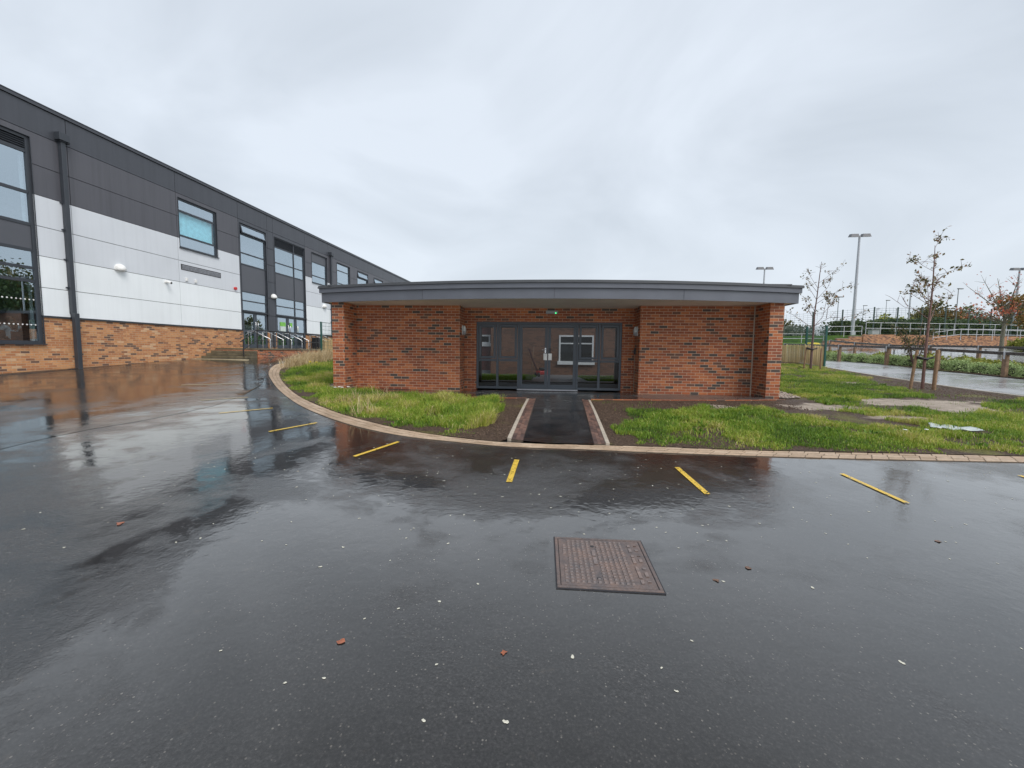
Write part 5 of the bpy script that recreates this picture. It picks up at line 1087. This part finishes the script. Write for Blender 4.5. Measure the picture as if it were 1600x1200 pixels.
for (x, y, lab) in ((21.3,26.3,'small orange red shrub left of the second rail post, leftmost of three'),(21.4,25.2,'small orange red shrub in the bed, middle of three'),(21.5,23.6,'small orange red shrub in the bed, nearest of three')):
    shrub(x, y, .38, .38, .36, 260, .075, MAT['shrub_red'], 'red_shrub', lab, 'orange red shrubs in the bed')
for (x, y, lab) in ((21.2,27.6,'dark green shrub behind the green fence corner'),(22.3,22.3,'ragged dark green shrub in the bed by the road'),(22.0,24.8,'dark green shrub between the red shrubs')):
    shrub(x, y, .6, .55, .6, 330, .09, MAT['shrub2'], 'green_shrub', lab, 'dark green shrubs in the bed')

# generic trees
TREEC = {'olive':[(0,(0.035,0.042,0.014)),(.5,(0.085,0.085,0.028)),(1,(0.16,0.13,0.045))],'green':[(0,(0.022,0.036,0.014)),(.5,(0.05,0.075,0.028)),(1,(0.10,0.13,0.045))],'lime':[(0,(0.09,0.11,0.02)),(.5,(0.19,0.21,0.035)),(1,(0.30,0.30,0.06))],
 'ochre':[(0,(0.08,0.055,0.02)),(.5,(0.17,0.11,0.035)),(1,(0.28,0.18,0.06))],'greyg':[(0,(0.07,0.08,0.06)),(.5,(0.13,0.14,0.11)),(1,(0.20,0.20,0.17))],'rust':[(0,(0.22,0.05,0.03)),(.5,(0.40,0.10,0.06)),(1,(0.50,0.20,0.10))]}
for k_, v_ in TREEC.items():
    v_ = [(p_, tuple(min(.8, q_*1.45) for q_ in c_)) for p_, c_ in v_]; MAT['tree_'+k_] = leafmat(k_+'_tree_leaf', v_, trans=.3)
def limbs(b, base, h_, spread, n_, rr, rad):
    tips = []
    b.tube([base, base+Vector((rr.uniform(-.1,.1),0,h_*.35)), base+Vector((rr.uniform(-.2,.2),rr.uniform(-.2,.2),h_*.75))], [rad,rad*.75,rad*.3], 8)
    for k in range(n_):
        z = h_*rr.uniform(.28,.65); a = rr.uniform(0,6.28); L = spread*rr.uniform(.6,1); p0 = base+Vector((0,0,z)); p1 = p0+Vector((math.cos(a)*L*.5,math.sin(a)*L*.5,h_*.16)); p2 = p0+Vector((math.cos(a)*L,math.sin(a)*L,h_*rr.uniform(.15,.42)))
        b.tube([p0,p1,p2], [rad*.42,rad*.28,rad*.1], 5, caps=False); tips += [p1.lerp(p2,.5), p2]
        for q in range(4): d_ = Vector((rr.uniform(-1,1),rr.uniform(-1,1),rr.uniform(-.1,1))).normalized()*spread*.35; s0 = p1.lerp(p2, rr.random()); b.tube([s0, s0+d_*.6, s0+d_], [rad*.14,rad*.09,rad*.04], 4, caps=False); tips.append(s0+d_)
    return tips
def tree(x, y, zb, h_, rx, colour, n_, sz, label, group='trees beyond the sports fence', clump=26, name='tree', low=.15, bark='bark_grey'):
    e = empty(name, (x,y,zb), 0, label, 'tree', group); rr = random.Random(int(x*13+y)); b = MB(); limbs(b, Vector((0,0,-.1)), h_, rx*.75, 7, rr, .05+h_*.016); b.build('trunk', MAT[bark], e)
    C_ = []
    for k in range(clump):
        u = rng.normal(size=3); u /= np.linalg.norm(u); r_ = rng.uniform(.35,.92); C_.append((u[0]*r_*rx, u[1]*r_*rx, h_*(low+(1-low)*.5)+u[2]*r_*h_*(1-low)*.5))
    C_ = np.array(C_); ci = rng.integers(0,clump,n_); P = C_[ci]+rng.normal(size=(n_,3))*np.array([rx*.20,rx*.20,h_*.085]); t_ = np.clip(.5+(rng.random(clump)[ci]-.5)*.7+rng.normal(0,.16,n_),0,1)
    quads_cloud(P, sz, t_, 'crown', MAT['tree_'+colour], e, up_bias=.3, long_=1.3); return e
def hx(px, Y_): return (px-800)/649.43*Y_*0.997
TL = [(1216,505,62,34,'olive','olive tree just right of the brick building corner beyond the far fence'),(1262,512,75,30,'greyg','faint grey green tree behind the green fence posts'),(1292,506,78,30,'greyg','faint grey green tree between the farther young tree and the tall floodlight mast'),(1330,499,80,30,'greyg','thin grey tree behind the tall floodlight mast'),(1358,501,78,22,'greyg','thin grey tree just right of the tall floodlight mast'),
 (1392,489,64,52,'lime','rounded yellow green tree behind the railings'),(1441,474,66,56,'olive','brownish olive tree behind the nearer young tree'),(1476,486,62,52,'ochre','ochre brown tree right of the nearer young tree'),(1509,484,64,56,'green','dark green rounded tree behind the mesh fence'),(1546,498,62,60,'green','broad green tree left of the red leaved tree'),(1592,466,62,60,'olive','tall olive and brown tree at the right edge behind the red leaved tree'),(1650,470,62,70,'ochre','ochre tree at the far right edge beyond the mesh fence'),(1420,492,74,40,'green','green tree behind the yellow green tree'),(1370,494,76,34,'green','small dark green tree left of the yellow green tree')]
for (px, py, Y_, wpx, colr, lab) in TL:
    if colr != 'greyg': Y_ *= 1.75
    zt = 1.13+((551+.0113*(px-800))-py)/649.43*Y_; zb = 3.0 if px > 1340 else 2.0
    tree(hx(px,Y_), Y_, zb, zt-zb, wpx/649.43*Y_/2, colr, 2600 if colr != 'greyg' else 1100, .50 if colr != 'greyg' else .22, lab, clump=30, low=.02)
# hedge mass behind the mesh fence
hv = []; L_ = 26000; hxx = rng.uniform(44,90,L_); hyy = rng.normal(57.5,.9,L_); hh_ = 3.0+rng.random(L_)**.8*(2.1+1.3*value_noise(hxx,hyy*0,3.0,33)); P = np.stack([hxx,hyy,hh_],1)
o = quads_cloud(P, .26, np.clip(.45+.5*(value_noise(hxx,hh_,1.6,34)-.5)+rng.normal(0,.16,L_),0,1), 'hedge', MAT['tree_green'], None, .3, 1.3); tag(o, 'dark green hedge running behind the tall mesh fence', 'hedge')
P = []; hxx = rng.uniform(22,46,9000); hyy = 66+rng.normal(0,.9,9000); hh_ = 2.0+rng.random(9000)**.8*(1.6+2.4*value_noise(hxx,hyy*0,2.6,35)); P = np.stack([hxx,hyy,hh_],1)
o = quads_cloud(P, .26, np.clip(.45+.5*(value_noise(hxx,hh_,1.6,36)-.5)+rng.normal(0,.16,9000),0,1), 'hedge', MAT['tree_greyg'], None, .3, 1.3); tag(o, 'low grey green hedge left of the tallest floodlight mast', 'hedge')
for k, (x, y, h_) in enumerate(((97,67,17),(104,75,19),(112,80,17),(103,64,15),(113,70,18),(122,76,18))):
    tree(x, y, 2.0, h_, h_*.36, ('green','olive','ochre')[k%3], 2600, .55, 'tall park tree beyond the right edge, seen mirrored in the windows of the school building', 'tall trees mirrored in the windows', clump=30, low=.12)
# autumn tree by the rail, red leaves to the left and olive ones to the right
AT = empty('autumn_tree', (38.88,33.2,1.75), 0, 'autumn tree with sparse red leaves and olive leaves on the right beyond the rails', 'tree'); rr = random.Random(5); b = MB()
b.tube([(0,0,-.2),(0,.02,.9),(.02,0,2.4),(.05,0,3.4)], [.14,.12,.09,.04], 10); tips = []
for k in range(17):
    a = k*2.4; L_ = rr.uniform(2.0,3.4); z_ = 2.0+.06*k; el = (.25,.55,.9,1.2,.4,1.35)[k%6]; d_ = Vector((math.cos(a)*math.cos(el)-.10,math.sin(a)*math.cos(el),math.sin(el)))*L_; p0 = Vector((.02,0,z_-.2)); p1 = p0+d_*.5+Vector((0,0,.05)); p2 = p0+d_
    b.tube([p0,p1,p2], [.055,.035,.012], 6, caps=False)
    for q in range(9):
        s0 = p0.lerp(p2, rr.uniform(.3,1)); dd = (d_.normalized()*.6+Vector((rr.uniform(-1,1),rr.uniform(-1,1),rr.uniform(-.3,.8)))).normalized()*rr.uniform(.4,.95); b.tube([s0,s0+dd*.5,s0+dd], [.014,.010,.005], 4, caps=False); tips.append(s0+dd); tips.append(s0+dd*.6)
b.build('trunk', MAT['bark_grey'], AT)
tp = np.array([tuple(t) for t in tips]); lft = tp[(tp[:,0] < .5)]; rgt = tp[tp[:,0] > .35]
ci = rng.integers(0,len(lft),520); P = lft[ci]+rng.normal(0,.13,(520,3)); keep = (P[:,2] < 4.6) | (rng.random(520) < .35); quads_cloud(P[keep], .10, rng.random(keep.sum()), 'red_leaves', MAT['tree_rust'], AT)
ci = rng.integers(0,len(rgt),1500); P = rgt[ci]+rng.normal(0,.22,(1500,3)); keep = (P[:,2] < 4.3); quads_cloud(P[keep], .13, rng.random(keep.sum()), 'olive_leaves', MAT['tree_ochre'], AT)
# bushy multi-stem tree in the bed with a pale guard
ST = empty('bushy_tree', (19.9,20.6,G(19.9,20.6)), 0, 'small bushy olive leaved tree in the bed behind the nearer young tree', 'tree'); rr = random.Random(9); b = MB(); tips = []
for k in range(9):
    a = rr.uniform(0,6.28); sp = rr.uniform(.25,.95); h_ = rr.uniform(1.4,2.5); p2 = Vector((math.cos(a)*sp,math.sin(a)*sp*.8,h_)); b.tube([(0,0,0),p2*.5+Vector((0,0,.15)),p2], [.028,.018,.006], 6, caps=False)
    for q in range(6): s0 = p2*rr.uniform(.45,1); d_ = Vector((rr.uniform(-1,1),rr.uniform(-1,1),rr.uniform(-.3,.7)))*.28; b.tube([s0,s0+d_], [.007,.003], 4, caps=False); tips += [s0+d_, s0+d_*.5]
b.build('trunk', MAT['bark'], ST); tp = np.array([tuple(t) for t in tips]); ci = rng.integers(0,len(tp),750); quads_cloud(tp[ci]+rng.normal(0,.09,(750,3)), .055, np.clip(rng.normal(.55,.25,750),0,1), 'leaves', leafmat('olive_bush_leaf', TREEC['olive'], trans=.3), ST)
b = MB(); b.tube([(.12,-.1,0),(.12,-.1,.55)], .07, 10); b.build('tree_guard', MAT['white_plastic'], ST)
b = MB(); b.sphere((0,0,0), .8, (1,1,.75), 10, 6); 
shrub(41.5,33.8,1.1,.9,.85,600,.13,MAT['shrub2'],'green_shrub','round bright green shrub beside the trunk of the red leaved tree','green shrubs by the autumn tree')

# upper sports ground, retaining walls, railings
MAT['far_grass'] = plain('far_mown_grass', (0.13,0.22,0.05), .9, 0, .2, 3)
b = MB(); b.prism([(38.7,42.4),(140,52),(160,170),(20,170),(24,60),(31.5,46),(35.6,42.4)], 1.0, 3.18); tag(b.build('sports_ground', MAT['far_grass']), kind='structure')
b = MB(); b.prism([(27.5,44),(35.6,42.6),(31.4,46),(24,60),(10,60),(12,48)], 1.0, 2.35); tag(b.build('grass_bank', MAT['far_grass']), kind='structure')
RW = empty('retaining_wall', (36,42,1.5), 0, 'low red brick retaining wall with stepped end beyond the road', 'wall')
def wallseg(b, p, q, z0, z1, th=.22):
    p = Vector((p[0]-36,p[1]-42,0)); q = Vector((q[0]-36,q[1]-42,0)); d_ = (q-p).normalized(); n_ = Vector((-d_.y,d_.x,0))*th
    b.prism([(p.x,p.y),(q.x,q.y),(q.x+n_.x,q.y+n_.y),(p.x+n_.x,p.y+n_.y)], z0-1.5, z1-1.5)
b = MB(); xs_ = [30.6,31.8,33.0,34.2,35.4]; zs_ = [2.28,2.52,2.78,3.02]
for k in range(4): wallseg(b, (xs_[k],42.9-.15*k), (xs_[k+1],42.75-.15*k), 1.0, zs_[k])
wallseg(b, (35.4,42.2), (48,42.6), 1.0, 3.24); wallseg(b, (48,42.6), (75,47.5), 1.0, 3.24); b.build('wall', MAT['brick_terrace'], RW)
b = MB(); wallseg(b, (40.5,40.9), (49,41.3), 1.0, 2.72); wallseg(b, (49,41.3), (75,45.8), 1.0, 2.72); b.build('lower_wall', MAT['brick_terrace'], RW)
b = MB()
for k in range(4): wallseg(b, (xs_[k]-.03,42.87-.15*k), (xs_[k+1]+.0,42.72-.15*k), zs_[k]+.002, zs_[k]+.06, .28)
b.build('coping', plain('stone_coping', (0.30,0.24,0.19), .7, 0, .2, 5), RW)
def railing(pts, zs, hgt, label, step, rails=(1.0,.52)):
    e = empty('steel_railing', (pts[0][0],pts[0][1],zs[0]), 0, label, 'railing', 'galvanised railings on the retaining wall'); O = e.location
    for k in range(len(pts)-1):
        a = Vector((*pts[k],zs[k]))-O; c = Vector((*pts[k+1],zs[k+1]))-O; n_ = max(1,int(round((c-a).length/step)))
        for q in range(n_+(k == len(pts)-2)): p = a.lerp(c,q/n_); b = MB(); b.tube([p,p+Vector((0,0,hgt))], .028, 6); b.build('post', MAT['galv_pale'], e)
    b = MB()
    for f in rails: b.tube([Vector((*p,z+hgt*f))-O for p, z in zip(pts,zs)], .026, 6)
    b.build('rail', MAT['galv_pale'], e)
railing([(35.7,42.35),(48,42.75),(75,47.65)], [3.24,3.24,3.24], 1.18, 'long galvanised railing along the top of the retaining wall', 1.5)
railing([(41.2,41.0),(44.0,41.1),(49,41.4),(75,45.9)], [2.35,2.72,2.72,2.72], 1.08, 'galvanised ramp railing on the lower brick wall in front', 1.55)
railing([(32.3,43.1),(35.6,42.7)], [2.95,3.0], 1.08, 'short galvanised railing on the stepped left end of the retaining wall', 1.65)
railing([(26.0,44.2),(32.2,43.3)], [2.25,2.3], 1.0, 'lower galvanised railing on the grass bank left of the retaining wall', 2.0)
# tall ball-stop fence
mesh_fence('tall_mesh_fence', [(31.5,56),(34.8,54.2),(37.6,52.6),(40.2,51.2),(43.0,50),(45.8,50),(48.7,50),(51.6,50.1),(54.6,50.3),(57.6,50.6),(60.6,51),(64,51.5)], 3.65, 'tall dark green mesh sports fence beyond the railings', wire=.011, postw=.11, vstep=.45, hstep=.25, mat='green_dark', bases=[2.55,2.6,2.75,2.95,3.18,3.18,3.18,3.18,3.18,3.18,3.18,3.18])
# floodlight masts
def mast(x, y, zb, zt, r, kind, label, s=1.0):
    r *= .8
    if kind == 'twin': s *= .92; r *= 1.1
    e = empty('floodlight_mast' if kind == 'twin' else 'street_lamp', (x,y,zb), random.uniform(-.15,.15), label, 'floodlight' if kind == 'twin' else 'street lamp', 'lamp posts around the sports ground'); h_ = zt-zb
    b = MB(); b.tube([(0,0,-.3),(0,0,h_*.5),(0,0,h_)], [r,r*.8,r*.55], 12); b.box(-r*1.2,r*1.2,-r*1.25,-r*.9,.5,1.1); b.build('pole', MAT['galv'] if kind != 'single' else MAT['lamp_dark'], e)
    if kind == 'twin':
        b = MB(); b.tube([(-.75*s,0,h_-.05),(.75*s,0,h_-.05)], .045*s, 8); b.build('cross_arm', MAT['galv'], e)
        for sx in (-1,1):
            b = MB(); x0 = sx*.68*s; vs = [(x0-.52*s,-.35*s,h_-.22*s),(x0+.52*s,-.35*s,h_-.22*s),(x0+.52*s,.30*s,h_-.08*s),(x0-.52*s,.30*s,h_-.08*s),(x0-.38*s,-.28*s,h_+.20*s),(x0+.38*s,-.28*s,h_+.20*s),(x0+.38*s,.24*s,h_+.28*s),(x0-.38*s,.24*s,h_+.28*s)]
            b.add(vs, [(4,5,6,7),(0,1,5,4),(1,2,6,5),(2,3,7,6),(3,0,4,7)], 1); b.add(vs[:4], [(3,2,1,0)], 1); b.build('lamp_head', [MAT['galv'],MAT['lamp_dark']], e)
    elif kind == 'tee':
        b = MB(); b.box(-.75*s,.75*s,-.16*s,.16*s,h_-.02,h_+.10*s); b.build('lamp_head', MAT['lamp_dark'], e, bevel=.02)
    else:
        b = MB(); b.box(-.08*s,.62*s,-.12*s,.12*s,h_-.02,h_+.09*s); b.build('lamp_head', MAT['lamp_dark'], e, bevel=.02)
mast(40.9,50.4,2.9,15.2,.21,'twin','tallest floodlight mast with twin lamp heads rising beyond the farther young tree')
mast(35.6,60,2.5,13.2,.17,'twin','twin headed floodlight seen over the right end of the curved roof'); mast(71.7,60,3,13.5,.19,'twin','twin headed floodlight at the right edge of the photo')
mast(66.0,70,3,12.5,.19,'tee','slimmer twin headed mast behind the nearer young tree'); mast(57.5,54.5,3,9.8,.085,'single','thin dark street lamp with one head right of the nearer young tree'); mast(54.1,70,3,10.7,.13,'tee','faint twin headed mast left of the tallest floodlight')
for (px, py, Y_, lab) in ((1378,473,66,'thin street lamp behind the mesh fence right of the tallest floodlight'),(1343,481,72,'thin street lamp just left of the yellow green tree, beside the tallest floodlight'),(1364,486,84,'small distant street lamp left of the yellow green tree'),(1394,486,96,'tiny distant street lamp above the yellow green tree'),(1327,494,96,'tiny distant street lamp left of the tallest floodlight')):
    mast(hx(px,Y_), Y_, 3, 1.13+((551+.0113*(px-800))-py)/649.43*Y_, .07*Y_/70, 'single', lab, .9)
# yellow grit bin by the road
GB = empty('grit_bin', (28.3,39.2,G(28.3,39.2)), .3, 'low yellow bin by the road seen through the green fence', 'grit bin')
b = MB(); b.prism([(-.52,-.32),(.52,-.32),(.52,.32),(-.52,.32)], 0, .38); b.build('body', MAT['yellow_plastic'], GB, bevel=.04)
b = MB(); b.add([(-.55,-.35,.385),(.55,-.35,.385),(.55,.35,.385),(-.55,.35,.385),(-.45,-.1,.56),(.45,-.1,.56),(.45,.3,.60),(-.45,.3,.60)], [(3,2,1,0),(4,5,6,7),(0,1,5,4),(1,2,6,5),(2,3,7,6),(3,0,4,7)]); b.build('lid', MAT['yellow_plastic'], GB, bevel=.03)
# service cabinet on the upper ground
b = MB(); b.box(-.4,.4,-.25,.25,0,.55); b.prism([(-.45,-.3),(.45,-.3),(.45,.3),(-.45,.3)], .55, .6); o = b.build('service_cabinet', MAT['grey_plastic'], bevel=.02); o.location = (37.6,43.6,3.18); tag(o, 'small pale service cabinet behind the railing near its left end', 'cabinet')
